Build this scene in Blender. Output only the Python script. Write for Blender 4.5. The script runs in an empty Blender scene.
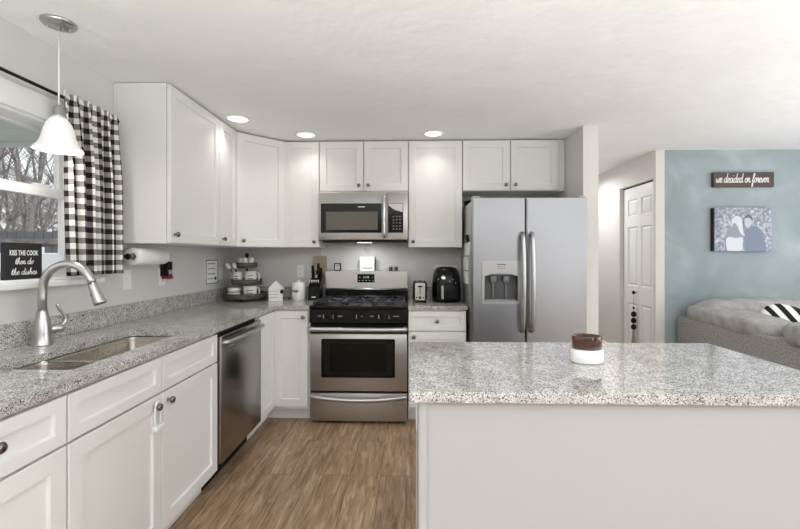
import bpy, bmesh, math, random
from mathutils import Vector, Matrix
random.seed(7)
PI = math.pi
S = bpy.context.scene
COL = S.collection

# ------------------------------------------------------------------ camera, world, fill lights, exposure
cam = bpy.data.cameras.new('camera')
cam.sensor_width = 36.0
cam.lens = 412.71 / 800 * 36.0
cam.shift_y = -(264.5 - 256.15) / 800
cam.clip_start = 0.02
camo = bpy.data.objects.new('camera', cam)
COL.objects.link(camo)
camo.location = (0, 0, 1.299)
camo.rotation_euler = (PI / 2, 0, 0.0264)
S.camera = camo

W = bpy.data.worlds.new('overcast_sky')
S.world = W
W.use_nodes = True
W.node_tree.nodes['Background'].inputs[0].default_value = (0.93, 0.97, 1.0, 1)
W.node_tree.nodes['Background'].inputs[1].default_value = 1.1

def area(name, loc, rot, sx, sy, watts, col=(1, 1, 1), spread=180):
    l = bpy.data.lights.new(name, 'AREA')
    l.shape = 'RECTANGLE'; l.size = sx; l.size_y = sy; l.energy = watts; l.color = col; l.spread = math.radians(spread)
    o = bpy.data.objects.new(name, l); COL.objects.link(o)
    o.location = loc; o.rotation_euler = rot
    return o
area('rear_opening_fill', (4.4, -4.64, 1.2), (PI / 2, 0, 0), 1.9, 1.9, 25, (0.97, 0.985, 1.0))  # added fill light outside an unseen rear opening
area('right_opening_fill', (6.72, 1.0, 1.3), (PI / 2, 0, PI / 2), 3.8, 1.6, 55, (0.94, 0.97, 1.0))  # added fill light outside an unseen opening in the right wall
# unseen fills added to brighten the ceiling from below, like bounced flash
area('ceiling_fill', (1.0, -1.5, 0.3), (PI, 0, 0), 4.4, 1.8, 205, (0.88, 0.945, 1.0), 150)
area('ceiling_fill_living_room', (3.6, 1.5, 0.3), (PI, 0, 0), 1.8, 1.8, 38, (0.90, 0.955, 1.0), 150)  # second added fill, aimed up at the ceiling out of view
area('hall_lamp', (1.85, 4.9, 2.2), (0, 0, 0), 0.3, 0.3, 7, (0.97, 0.98, 1.0))

S.view_settings.view_transform = 'Standard'
S.view_settings.look = 'None'
S.view_settings.gamma = 1
S.view_settings.use_curve_mapping = False
S.view_settings.exposure = 0.31

# ------------------------------------------------------------------ materials
def s2l(c):
    return tuple(((v / 255) / 12.92 if v / 255 <= 0.04045 else ((v / 255 + 0.055) / 1.055) ** 2.4) for v in c)

def mat(name, rgb, rough=0.5, metal=0.0, coat=0.0, emit=None, estr=0.0, trans=0.0, ior=1.45, alpha=1.0, sub=None, spec=None):
    m = bpy.data.materials.new(name); m.use_nodes = True
    b = m.node_tree.nodes['Principled BSDF']
    b.inputs['Base Color'].default_value = (*s2l(rgb), 1)
    b.inputs['Roughness'].default_value = rough
    b.inputs['Metallic'].default_value = metal
    b.inputs['Coat Weight'].default_value = coat
    b.inputs['Transmission Weight'].default_value = trans
    b.inputs['IOR'].default_value = ior
    b.inputs['Alpha'].default_value = alpha
    if spec is not None: b.inputs['Specular IOR Level'].default_value = spec
    if emit:
        b.inputs['Emission Color'].default_value = (*s2l(emit), 1)
        b.inputs['Emission Strength'].default_value = estr
    return m

def nodes(m):
    nt = m.node_tree
    return nt, nt.nodes['Principled BSDF']

def N(nt, t, **kw):
    n = nt.nodes.new(t)
    for k, v in kw.items():
        if k.startswith('i_'):
            n.inputs[k[2:].replace('_', ' ')].default_value = v
        else:
            setattr(n, k, v)
    return n

def ramp(nt, stops, interp='LINEAR'):
    r = nt.nodes.new('ShaderNodeValToRGB')
    r.color_ramp.interpolation = interp
    e = r.color_ramp.elements
    while len(e) > 1: e.remove(e[-1])
    e[0].position = stops[0][0]; e[0].color = (*stops[0][1], 1)
    for p, c in stops[1:]:
        x = e.new(p); x.color = (*c, 1)
    return r

def coords(nt, scale=(1, 1, 1), rot=(0, 0, 0), kind='Object'):
    tc = N(nt, 'ShaderNodeTexCoord'); mp = N(nt, 'ShaderNodeMapping')
    mp.inputs['Scale'].default_value = scale; mp.inputs['Rotation'].default_value = rot
    nt.links.new(tc.outputs[kind], mp.inputs['Vector'])
    return mp.outputs['Vector']

def noise_mat(name, stops, scale=5, detail=4, rough=0.6, stretch=(1, 1, 1), bump=0.0, bscale=None, metal=0.0, bdist=0.01, coat=0.0, distortion=0.0):
    m = mat(name, (128, 128, 128), rough, metal, coat); nt, b = nodes(m)
    v = coords(nt, stretch)
    n = N(nt, 'ShaderNodeTexNoise'); n.inputs['Scale'].default_value = scale; n.inputs['Detail'].default_value = detail
    n.inputs['Distortion'].default_value = distortion
    nt.links.new(v, n.inputs['Vector'])
    r = ramp(nt, [(p, s2l(c)) for p, c in stops])
    nt.links.new(n.outputs['Fac'], r.inputs['Fac']); nt.links.new(r.outputs['Color'], b.inputs['Base Color'])
    if bump:
        n2 = N(nt, 'ShaderNodeTexNoise'); n2.inputs['Scale'].default_value = bscale or scale; n2.inputs['Detail'].default_value = 3
        nt.links.new(v, n2.inputs['Vector'])
        bp = N(nt, 'ShaderNodeBump'); bp.inputs['Strength'].default_value = bump; bp.inputs['Distance'].default_value = bdist
        nt.links.new(n2.outputs['Fac'], bp.inputs['Height']); nt.links.new(bp.outputs['Normal'], b.inputs['Normal'])
    return m

def granite():
    m = mat('speckled_granite', (180, 178, 174), 0.08, spec=0.9); nt, b = nodes(m)
    v = coords(nt)
    vo = N(nt, 'ShaderNodeTexVoronoi'); vo.inputs['Scale'].default_value = 320
    nt.links.new(v, vo.inputs['Vector'])
    sep = N(nt, 'ShaderNodeSeparateColor'); nt.links.new(vo.outputs['Color'], sep.inputs['Color'])
    r = ramp(nt, [(0.0, s2l((64, 61, 61))), (0.09, s2l((128, 124, 122))), (0.25, s2l((178, 175, 172))), (0.48, s2l((208, 206, 203))), (0.80, s2l((230, 229, 227)))], 'CONSTANT')
    nt.links.new(sep.outputs['Red'], r.inputs['Fac'])
    n = N(nt, 'ShaderNodeTexNoise'); n.inputs['Scale'].default_value = 22; n.inputs['Detail'].default_value = 5
    nt.links.new(v, n.inputs['Vector'])
    r2 = ramp(nt, [(0.35, s2l((224, 222, 220))), (0.62, s2l((255, 254, 253)))])
    nt.links.new(n.outputs['Fac'], r2.inputs['Fac'])
    mx = N(nt, 'ShaderNodeMix', data_type='RGBA', blend_type='MULTIPLY'); mx.inputs['Factor'].default_value = 1
    nt.links.new(r.outputs['Color'], mx.inputs['A']); nt.links.new(r2.outputs['Color'], mx.inputs['B'])
    nt.links.new(mx.outputs['Result'], b.inputs['Base Color'])
    return m

def plank_floor():
    m = mat('brown_plank_floor', (120, 92, 70), 0.38); nt, b = nodes(m)
    v = coords(nt, (1, 1, 1), (0, 0, PI / 2))
    br = N(nt, 'ShaderNodeTexBrick'); br.offset = 0.37; br.offset_frequency = 2
    br.inputs['Scale'].default_value = 1.0; br.inputs['Brick Width'].default_value = 1.22; br.inputs['Row Height'].default_value = 0.18
    br.inputs['Mortar Size'].default_value = 0.0012; br.inputs['Mortar Smooth'].default_value = 0.2
    br.inputs['Color1'].default_value = (0, 0, 0, 1); br.inputs['Color2'].default_value = (1, 1, 1, 1); br.inputs['Mortar'].default_value = (0.5, 0.5, 0.5, 1)
    nt.links.new(v, br.inputs['Vector'])
    # grain, stretched along the boards and shifted from board to board
    add = N(nt, 'ShaderNodeVectorMath', operation='MULTIPLY_ADD'); add.inputs[1].default_value = (7, 13, 5)
    nt.links.new(br.outputs['Color'], add.inputs[0]); nt.links.new(v, add.inputs[2])
    st = N(nt, 'ShaderNodeMapping'); st.inputs['Scale'].default_value = (1.5, 15, 1)
    nt.links.new(add.outputs[0], st.inputs['Vector'])
    n1 = N(nt, 'ShaderNodeTexNoise'); n1.inputs['Scale'].default_value = 2.6; n1.inputs['Detail'].default_value = 9; n1.inputs['Roughness'].default_value = 0.74; n1.inputs['Distortion'].default_value = 0.8
    nt.links.new(st.outputs['Vector'], n1.inputs['Vector'])
    r = ramp(nt, [(0.30, s2l((98, 74, 55))), (0.44, s2l((146, 117, 90))), (0.54, s2l((170, 141, 113))), (0.70, s2l((212, 188, 160)))])
    nt.links.new(n1.outputs['Fac'], r.inputs['Fac'])
    hs = N(nt, 'ShaderNodeHueSaturation')
    mr = N(nt, 'ShaderNodeMapRange'); mr.inputs['To Min'].default_value = 0.86; mr.inputs['To Max'].default_value = 1.12
    nt.links.new(br.outputs['Color'], mr.inputs['Value']); nt.links.new(mr.outputs['Result'], hs.inputs['Value'])
    nt.links.new(r.outputs['Color'], hs.inputs['Color'])
    mx = N(nt, 'ShaderNodeMix', data_type='RGBA'); mx.inputs['B'].default_value = (*s2l((58, 42, 32)), 1)
    nt.links.new(br.outputs['Fac'], mx.inputs['Factor']); nt.links.new(hs.outputs['Color'], mx.inputs['A'])
    nt.links.new(mx.outputs['Result'], b.inputs['Base Color'])
    bp = N(nt, 'ShaderNodeBump'); bp.inputs['Strength'].default_value = 0.15; bp.inputs['Distance'].default_value = 0.004
    nt.links.new(n1.outputs['Fac'], bp.inputs['Height']); nt.links.new(bp.outputs['Normal'], b.inputs['Normal'])
    return m

def brushed(name, rgb, rough, stretch, amp=0.05, metal=1.0):
    m = mat(name, rgb, rough, metal); nt, b = nodes(m)
    v = coords(nt, stretch)
    n = N(nt, 'ShaderNodeTexNoise'); n.inputs['Scale'].default_value = 6; n.inputs['Detail'].default_value = 4
    nt.links.new(v, n.inputs['Vector'])
    mr = N(nt, 'ShaderNodeMapRange'); mr.inputs['To Min'].default_value = rough - amp; mr.inputs['To Max'].default_value = rough + amp
    nt.links.new(n.outputs['Fac'], mr.inputs['Value']); nt.links.new(mr.outputs['Result'], b.inputs['Roughness'])
    bp = N(nt, 'ShaderNodeBump'); bp.inputs['Strength'].default_value = 0.015; bp.inputs['Distance'].default_value = 0.0005
    nt.links.new(n.outputs['Fac'], bp.inputs['Height']); nt.links.new(bp.outputs['Normal'], b.inputs['Normal'])
    return m

def gingham():
    m = mat('buffalo_check_cloth', (240, 238, 234), 0.9); nt, b = nodes(m)
    tc = N(nt, 'ShaderNodeTexCoord'); sx = N(nt, 'ShaderNodeSeparateXYZ'); nt.links.new(tc.outputs['UV'], sx.inputs[0])
    def sq(sock):
        f = N(nt, 'ShaderNodeMath', operation='FRACT'); nt.links.new(sock, f.inputs[0])
        g = N(nt, 'ShaderNodeMath', operation='GREATER_THAN'); g.inputs[1].default_value = 0.5
        nt.links.new(f.outputs[0], g.inputs[0]); return g.outputs[0]
    a = N(nt, 'ShaderNodeMath', operation='ADD'); nt.links.new(sq(sx.outputs['X']), a.inputs[0]); nt.links.new(sq(sx.outputs['Y']), a.inputs[1])
    h = N(nt, 'ShaderNodeMath', operation='MULTIPLY'); h.inputs[1].default_value = 0.5; nt.links.new(a.outputs[0], h.inputs[0])
    r = ramp(nt, [(0.0, s2l((240, 238, 233))), (0.25, s2l((138, 134, 131))), (0.75, s2l((26, 23, 23)))], 'CONSTANT')
    nt.links.new(h.outputs[0], r.inputs['Fac']); nt.links.new(r.outputs['Color'], b.inputs['Base Color'])
    return m

def striped(name, c1, c2, scale, rot, thr=0.5):
    m = mat(name, c1, 0.9); nt, b = nodes(m)
    v = coords(nt, (1, 1, 1), rot)
    w = N(nt, 'ShaderNodeTexWave'); w.inputs['Scale'].default_value = scale; w.inputs['Distortion'].default_value = 0.8; w.inputs['Detail'].default_value = 0
    nt.links.new(v, w.inputs['Vector'])
    r = ramp(nt, [(0, s2l(c1)), (thr, s2l(c2))], 'CONSTANT')
    nt.links.new(w.outputs['Fac'], r.inputs['Fac']); nt.links.new(r.outputs['Color'], b.inputs['Base Color'])
    return m

M = {}
M['cab'] = mat('white_cabinet_paint', (233, 232, 229), 0.32)
M['wall'] = noise_mat('pale_grey_wall_paint', [(0.3, (211, 209, 206)), (0.7, (216, 214, 211))], 1.2, 2, 0.75)
M['hallwall'] = noise_mat('off_white_hall_paint', [(0.3, (221, 218, 214)), (0.7, (227, 224, 220))], 1.2, 2, 0.7)
M['ceil'] = noise_mat('textured_white_ceiling', [(0.3, (241, 241, 240)), (0.7, (246, 246, 245))], 2, 3, 0.85, bump=0.35, bscale=5, bdist=0.03)
M['teal'] = noise_mat('muted_teal_wall_paint', [(0.30, (144, 157, 160)), (0.5, (156, 168, 171)), (0.68, (174, 186, 189))], 2.2, 5, 0.6, distortion=0.9)
M['trim'] = mat('white_trim_paint', (238, 238, 236), 0.35)
M['granite'] = granite()
M['floor'] = plank_floor()
M['steel_v'] = brushed('brushed_steel', (154, 155, 158), 0.34, (90, 90, .6), .03)
M['steel_h'] = brushed('brushed_steel_horizontal', (188, 186, 183), 0.36, (.6, 160, 160), .03)
M['steel_side'] = mat('grey_painted_steel', (188, 187, 186), 0.45, 0.3)
M['steel_dark'] = brushed('dark_brushed_steel', (150, 147, 144), 0.24, (60, 60, 1))
M['sink'] = brushed('satin_sink_steel', (190, 184, 174), 0.28, (8, 60, 60))
M['nickel'] = mat('satin_nickel', (190, 190, 189), 0.3, 1.0)
M['chrome'] = mat('polished_nickel', (200, 198, 194), 0.12, 1.0)
M['knob'] = mat('antique_pewter', (128, 124, 120), 0.25, 1.0)
M['black'] = mat('black_plastic', (20, 19, 19), 0.4, spec=.25)
M['blackgloss'] = mat('black_glass', (14, 12, 11), 0.08, spec=.2)
M['blackenamel'] = mat('black_enamel', (15, 14, 14), 0.22, spec=.25)
M['iron'] = mat('cast_iron', (46, 46, 52), 0.3)
M['darkgap'] = mat('dark_recess', (30, 29, 28), 0.8)
M['white'] = mat('white_ceramic', (236, 235, 231), 0.22)
M['whiteplastic'] = mat('white_plastic', (238, 238, 236), 0.4)
M['paper'] = mat('white_paper', (240, 240, 238), 0.9)
M['ink'] = mat('dark_ink', (45, 43, 42), 0.8)
M['signblack'] = mat('matt_black_board', (38, 37, 39), 0.7)
M['signwhite'] = mat('white_lettering', (240, 239, 236), 0.7)
M['plaque'] = noise_mat('dark_stained_plaque', [(0.3, (70, 58, 54)), (0.7, (98, 84, 78))], 6, 5, 0.65, (2, 2, 20))
M['trayw'] = noise_mat('weathered_tray_wood', [(0.3, (62, 57, 50)), (0.7, (128, 122, 108))], 9, 5, 0.75, (1, 1, 5))
M['board'] = noise_mat('pale_board_wood', [(0.3, (150, 132, 112)), (0.7, (182, 166, 146))], 8, 5, 0.6, (8, 8, 1))
M['check'] = gingham()
M['sofa'] = noise_mat('grey_woven_upholstery', [(0.32, (128, 125, 124)), (0.68, (176, 173, 171))], 90, 3, 0.95, bump=0.4, bscale=90, bdist=0.004)
M['sofacush'] = noise_mat('soft_grey_upholstery', [(0.3, (152, 150, 149)), (0.7, (184, 182, 181))], 14, 6, 0.95, bump=0.3, bscale=70, bdist=0.004)
M['pillow'] = striped('black_white_pillow_cloth', (238, 236, 232), (22, 22, 24), 4.2, (0.3, 0.5, 0.5))
M['amber'] = noise_mat('amber_brown_glass', [(0.35, (56, 28, 18)), (0.65, (112, 62, 40))], 14, 3, 0.08, coat=0.5)
M['wax'] = mat('dark_wax', (70, 48, 36), 0.5)
M['glass'] = mat('clear_window_glass', (255, 255, 255), 0.0, trans=1.0, ior=1.02, spec=0.3)
M['shade'] = mat('frosted_white_glass', (240, 240, 238), 0.25, emit=(255, 252, 246), estr=0.12)
M['lens'] = mat('glowing_lens', (255, 255, 255), 0.5, emit=(255, 250, 240), estr=2.5)
M['bark'] = noise_mat('grey_bark', [(0.3, (112, 106, 102)), (0.7, (168, 162, 158))], 6, 5, 0.95)
M['leaf_litter'] = noise_mat('winter_ground', [(0.32, (112, 106, 102)), (0.5, (160, 156, 152)), (0.66, (226, 226, 228))], .9, 12, 1.0, (1, 1, .35))
M['porch'] = mat('grey_green_porch_paint', (206, 212, 208), 0.7)
M['green'] = mat('lit_green_digits', (120, 200, 90), 0.5, emit=(150, 230, 120), estr=.35)
M['buttons'] = mat('grey_print', (165, 165, 165), 0.6)
M['red'] = mat('dark_red_plastic', (150, 34, 40), 0.4)
M['tassel'] = mat('grey_tassel_yarn', (150, 146, 140), 0.95)
M['toastsilver'] = mat('toaster_steel', (205, 204, 202), 0.25, 1.0)
M['cutlery'] = mat('polished_cutlery', (200, 200, 200), 0.2, 1.0)

# ------------------------------------------------------------------ mesh builder
class MB:
    def __init__(s, mx=None):
        s.bm = bmesh.new(); s.mx = mx or Matrix.Identity(4)
    def _add(s, vs, fs, smooth=False):
        bv = [s.bm.verts.new(s.mx @ Vector(v)) for v in vs]
        for f in fs:
            try:
                q = s.bm.faces.new([bv[i] for i in f]); q.smooth = smooth
            except ValueError:
                pass
        return bv
    def box(s, x0, x1, y0, y1, z0, z1, bev=0.0, seg=1):
        vs = [(x, y, z) for z in (z0, z1) for y in (y0, y1) for x in (x0, x1)]
        fs = [(0, 2, 3, 1), (4, 5, 7, 6), (0, 1, 5, 4), (2, 6, 7, 3), (0, 4, 6, 2), (1, 3, 7, 5)]
        if not bev:
            s._add(vs, fs); return s
        t = bmesh.new(); bv = [t.verts.new(v) for v in vs]
        for f in fs: t.faces.new([bv[i] for i in f])
        bmesh.ops.bevel(t, geom=list(t.edges), offset=bev, segments=seg, affect='EDGES', profile=0.5)
        t.verts.index_update()
        s._add([v.co.copy() for v in t.verts], [[v.index for v in f.verts] for f in t.faces], seg > 1)
        t.free(); return s
    def lathe(s, prof, c=(0, 0, 0), n=24, axis=(0, 0, 1), cap=True, sx=1.0, sy=1.0, wob=None):
        q = Vector((0, 0, 1)).rotation_difference(Vector(axis).normalized()).to_matrix()
        vs = []; c = Vector(c)
        for k, (r, z) in enumerate(prof):
            for i in range(n):
                a = 2 * PI * i / n
                rr = r * (wob(a, k) if wob else 1)
                vs.append(c + q @ Vector((rr * math.cos(a) * sx, rr * math.sin(a) * sy, z)))
        fs = []
        for k in range(len(prof) - 1):
            for i in range(n):
                j = (i + 1) % n
                fs.append((k * n + i, k * n + j, (k + 1) * n + j, (k + 1) * n + i))
        if cap:
            fs.append(tuple(range(n))[::-1]); fs.append(tuple((len(prof) - 1) * n + i for i in range(n)))
        bv = s._add(vs, fs, True)
        return s
    def cyl(s, p0, p1, r0, r1=None, n=16):
        r1 = r0 if r1 is None else r1
        d = Vector(p1) - Vector(p0)
        return s.lathe([(r0, 0), (r1, d.length)], p0, n, d)
    def tube(s, pts, r, n=8, closed=False):
        P = [Vector(p) for p in pts]; m = len(P); R = r if isinstance(r, (list, tuple)) else [r] * m
        vs = []; up = None
        for i in range(m):
            if closed: t = (P[(i + 1) % m] - P[i - 1])
            else: t = P[min(i + 1, m - 1)] - P[max(i - 1, 0)]
            if t.length < 1e-9: t = Vector((0, 0, 1))
            t.normalize()
            if up is None:
                up = t.orthogonal().normalized()
            else:
                up = (up - t * up.dot(t))
                up = up.normalized() if up.length > 1e-6 else t.orthogonal().normalized()
            b = t.cross(up)
            for k in range(n):
                a = 2 * PI * k / n
                vs.append(P[i] + (up * math.cos(a) + b * math.sin(a)) * R[i])
        fs = []
        for i in range(m if closed else m - 1):
            j = (i + 1) % m
            for k in range(n):
                l = (k + 1) % n
                fs.append((i * n + k, i * n + l, j * n + l, j * n + k))
        if not closed:
            fs.append(tuple(range(n))[::-1]); fs.append(tuple((m - 1) * n + k for k in range(n)))
        s._add(vs, fs, True); return s
    def grid(s, rows, smooth=True, closed=False):
        m = len(rows); n = len(rows[0]); vs = [p for r in rows for p in r]; fs = []
        for i in range(m - 1):
            for j in range(n if closed else n - 1):
                k = (j + 1) % n
                fs.append((i * n + j, i * n + k, (i + 1) * n + k, (i + 1) * n + j))
        s._add(vs, fs, smooth); return s
    def slab(s, outer, holes, z0, z1):
        """flat plate with holes: outline in xy, thickness in z"""
        t = bmesh.new(); loops = []
        for lp in [outer] + holes:
            vs = [t.verts.new((x, y, 0)) for x, y in lp]
            for i in range(len(vs)): t.edges.new((vs[i], vs[(i + 1) % len(vs)]))
            loops.append([(x, y) for x, y in lp])
        bmesh.ops.triangle_fill(t, use_beauty=True, edges=list(t.edges), normal=(0, 0, 1))
        t.verts.index_update()
        co = [v.co.copy() for v in t.verts]; fc = [[v.index for v in f.verts] for f in t.faces]
        s._add([(c.x, c.y, z1) for c in co], fc); s._add([(c.x, c.y, z0) for c in co], [f[::-1] for f in fc])
        t.free()
        for lp in loops:
            n = len(lp)
            s._add([(x, y, z0) for x, y in lp] + [(x, y, z1) for x, y in lp], [(i, (i + 1) % n, n + (i + 1) % n, n + i) for i in range(n)])
        bmesh.ops.remove_doubles(s.bm, verts=list(s.bm.verts), dist=1e-5)
        return s
    def prism(s, poly, z0, z1):
        return s.slab(poly, [], z0, z1)
    def blob(s, c, r, n=2, sq=1.0):
        """rounded box / cushion: superellipsoid with half sizes r"""
        rows = []; m, k = 14, 22
        def pw(v): return math.copysign(abs(v) ** sq, v)
        for i in range(m + 1):
            ph = -PI / 2 + PI * i / m; row = []
            for j in range(k):
                a = 2 * PI * j / k
                row.append((c[0] + r[0] * pw(math.cos(ph)) * pw(math.cos(a)), c[1] + r[1] * pw(math.cos(ph)) * pw(math.sin(a)), c[2] + r[2] * pw(math.sin(ph))))
            rows.append(row)
        s.grid(rows, True, True)
        bmesh.ops.remove_doubles(s.bm, verts=list(s.bm.verts), dist=1e-6)
        return s
    def make(s, name, m, parent=None, off=(0, 0, 0)):
        bmesh.ops.recalc_face_normals(s.bm, faces=list(s.bm.faces))
        if any(off): bmesh.ops.translate(s.bm, verts=list(s.bm.verts), vec=-Vector(off))
        me = bpy.data.meshes.new(name); s.bm.to_mesh(me); s.bm.free()
        me.materials.append(m)
        o = bpy.data.objects.new(name, me); COL.objects.link(o)
        if parent: o.parent = parent
        return o

class T:
    """one thing: an Empty at its base; parts are built in world coordinates"""
    def __init__(s, name, label, cat, loc, group=None, kind=None):
        o = bpy.data.objects.new(name, None); COL.objects.link(o); o.location = loc
        o.empty_display_size = 0.05
        s.o = o; s.loc = Vector(loc)
        if label: o['label'] = label
        if cat: o['category'] = cat
        if group: o['group'] = group
        if kind: o['kind'] = kind
    def part(s, name, mb, m, parent=None, label=None):
        o = mb.make(name, m, parent or s.o, s.loc)
        if label: o['label'] = label
        return o

def single(name, mb, m, label, cat, group=None):
    """a thing that is one mesh; origin is put at the bottom centre"""
    vs = [v.co for v in mb.bm.verts]
    c = Vector(((min(v.x for v in vs) + max(v.x for v in vs)) / 2, (min(v.y for v in vs) + max(v.y for v in vs)) / 2, min(v.z for v in vs)))
    o = mb.make(name, m, None, c); o.location = c
    o['label'] = label; o['category'] = cat
    if group: o['group'] = group
    return o

def struct(name, mb, m):
    o = mb.make(name, m); o['kind'] = 'structure'; return o

def frame(o, x, y):
    x = Vector(x).normalized(); y = Vector(y).normalized(); z = x.cross(y)
    mx = Matrix.Identity(4)
    for i in range(3): mx[i][0] = x[i]; mx[i][1] = y[i]; mx[i][2] = z[i]; mx[i][3] = o[i]
    return mx
def on_back(x, y, z): return frame((x, y, z), (1, 0, 0), (0, 0, 1))     # local xy plate, normal -Y
def on_left(x, y, z): return frame((x, y, z), (0, 1, 0), (0, 0, 1))     # normal +X
def rrect(x0, x1, y0, y1, r, n=6):
    out = []
    for cx, cy, a0 in ((x1 - r, y0 + r, -PI / 2), (x1 - r, y1 - r, 0), (x0 + r, y1 - r, PI / 2), (x0 + r, y0 + r, PI)):
        for i in range(n + 1):
            a = a0 + PI / 2 * i / n
            out.append((cx + r * math.cos(a), cy + r * math.sin(a)))
    return out
def rect(x0, x1, y0, y1): return [(x0, y0), (x1, y0), (x1, y1), (x0, y1)]

# lettering -------------------------------------------------------
def text_mb(txt, size, mx, align='CENTER', sx=1.0, depth=0.001, bold=0.0):
    cu = bpy.data.curves.new('t', 'FONT'); cu.body = txt; cu.size = size; cu.align_x = align; cu.extrude = depth; cu.offset = bold
    cu.resolution_u = 3
    o = bpy.data.objects.new('t', cu); COL.objects.link(o)
    bpy.context.view_layer.update()
    me = bpy.data.meshes.new_from_object(o.evaluated_get(bpy.context.evaluated_depsgraph_get()))
    mb = MB(); mb.bm.from_mesh(me)
    bmesh.ops.transform(mb.bm, verts=list(mb.bm.verts), matrix=mx @ Matrix.Diagonal((sx, 1, 1, 1)))
    bpy.data.objects.remove(o); bpy.data.curves.remove(cu); bpy.data.meshes.remove(me)
    return mb
CUR = {
 'e': ([[(0, .35), (.25, .5), (.45, .8), (.3, 1), (.08, .75), (.1, .25), (.35, 0), (.62, .3)]], .6),
 'w': ([[(0, .9), (.08, .3), (.22, 0), (.4, .3), (.45, .85), (.5, .3), (.65, 0), (.85, .35), (.85, .95), (1.0, .8)]], .98),
 'd': ([[(.55, .85), (.3, 1), (.05, .6), (.1, .1), (.35, .05), (.55, .5), (.66, 2.0), (.6, .3), (.7, 0), (.9, .25)]], .86),
 'c': ([[(.5, .8), (.3, 1), (.06, .6), (.15, .08), (.4, 0), (.6, .25)]], .56),
 'i': ([[(0, .3), (.15, .95), (.15, .2), (.28, 0), (.45, .25)], [(.16, 1.4), (.19, 1.48)]], .42),
 'o': ([[(.35, 1), (.08, .7), (.1, .15), (.35, 0), (.55, .4), (.45, .9), (.3, .95), (.7, .85)]], .66),
 'n': ([[(0, .3), (.1, 1), (.1, 0), (.15, .6), (.38, 1), (.48, .7), (.48, .1), (.6, 0), (.78, .25)]], .75),
 'f': ([[(0, .3), (.38, 1.5), (.33, 2.0), (.17, 1.6), (.12, 0), (.08, -.9), (.28, -.7), (.22, .1), (.5, .45)]], .48),
 'r': ([[(0, .3), (.12, 1.05), (.2, .85), (.42, .95), (.36, .2), (.5, 0), (.65, .28)]], .6),
 'v': ([[(0, .95), (.15, .2), (.25, 0), (.45, .5), (.48, .95), (.65, .8)]], .6),
 't': ([[(0, .3), (.2, 1.7), (.18, .2), (.3, 0), (.5, .25)], [(-.08, 1.15), (.42, 1.22)]], .48),
 'h': ([[(0, .3), (.27, 1.6), (.22, 2), (.1, 1.6), (.1, 0), (.15, .6), (.38, 1), (.48, .7), (.48, .1), (.6, 0), (.78, .25)]], .75),
 's': ([[(0, .3), (.3, 1.05), (.25, .7), (.42, .3), (.25, 0), (.05, .1), (.6, .25)]], .55),
}
def catmull(p, k=4):
    out = []
    for i in range(len(p) - 1):
        a, b, c, d = p[max(i - 1, 0)], p[i], p[i + 1], p[min(i + 2, len(p) - 1)]
        for j in range(k):
            t = j / k
            out.append(tuple(0.5 * (2 * b[q] + (c[q] - a[q]) * t + (2 * a[q] - 5 * b[q] + 4 * c[q] - d[q]) * t * t + (3 * b[q] - a[q] - 3 * c[q] + d[q]) * t ** 3) for q in range(len(b))))
    out.append(tuple(p[-1])); return out
def cursive(txt, xh, mx, width, pen, slant=0.22):
    """monoline script lettering, centred at the origin of mx, baseline at y = 0"""
    w = sum(.45 if ch == ' ' else CUR[ch][1] for ch in txt); k = width / w
    mb = MB(mx); x = -width / 2
    for ch in txt:
        if ch == ' ': x += .45 * k; continue
        for st in CUR[ch][0]:
            pts = [(x + a * k + b * xh * slant, b * xh, 0.0006) for a, b in catmull(st)]
            mb.tube(pts, pen, 5)
        x += CUR[ch][1] * k
    return mb
def scribble(mx, rows, width, gap, pen, seed=1):
    """rows of small print too small to read in the photo"""
    rnd = random.Random(seed); mb = MB(mx)
    for r in range(rows):
        x = -width / 2
        while x < width / 2:
            w = min(rnd.uniform(.12, .3) * width, width / 2 - x)
            mb.box(x, x + w, -r * gap - pen / 2, -r * gap + pen / 2, 0, 0.0008)
            x += w + .06 * width
    return mb

# ------------------------------------------------------------------ the setting
XL, YB, CE = -1.694, 3.83, 2.289
struct('floor', MB().box(-1.83, 6.6, -4.6, 5.8, -0.08, 0), M['floor'])
struct('ceiling', MB().box(-1.83, 6.6, -4.6, 5.8, CE, CE + 0.1), M['ceil'])
WY0, WY1, WZ0, WZ1 = 0.72, 2.095, 1.185, 1.928
mb = MB(on_left(-1.824, 0, 0)); mb.slab(rect(-4.5, 3.93, 0, CE), [rect(WY0, WY1, WZ0, WZ1)], 0, 0.13)
struct('wall_left', mb, M['wall'])
struct('wall_back', MB().box(XL, 1.304, YB, YB + 0.1, 0, CE), M['wall'])
struct('wall_partition', MB().box(1.304, 1.421, 3.163, 5.6, 0, CE, 0.003), M['hallwall'])
struct('wall_hall', MB().box(1.304, 2.6, 5.6, 5.7, 0, CE), M['hallwall'])
mb = MB(frame((2.365, 0, 0), (0, -1, 0), (0, 0, 1)))       # local x = -Y, normal -X
mb.slab(rect(-5.6, -3.912, 0, CE), [rect(-4.58, -3.955, 0.0, 2.032)], 0, 0.081)
struct('wall_closet', mb, M['hallwall'])
struct('wall_living', MB().box(2.366, 6.5, 3.92, 4.02, 0, CE), M['teal'])
mb = MB(on_back(0, -4.5, 0)); mb.slab(rect(-1.694, 6.5, 0, CE), [rect(3.4, 5.4, 0.15, 2.1)], -0.0, 0.1)
struct('wall_rear', mb, M['wall'])
mb = MB(frame((6.6, 0, 0), (0, -1, 0), (0, 0, 1))); mb.slab(rect(-4.02, 4.5, 0, CE), [rect(-2.9, 0.9, 0.5, 2.1)], 0, 0.1)
struct('wall_right', mb, M['wall'])
struct('baseboard_living', MB().box(2.37, 6.5, 3.906, 3.92, 0, 0.09, 0.003), M['trim'])
# stair rail seen low in the hall
struct('trim_2', MB().tube([(2.20, 5.0, 0.33), (2.26, 4.72, 0.28)], 0.02, 8), M['trim'])

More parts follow.
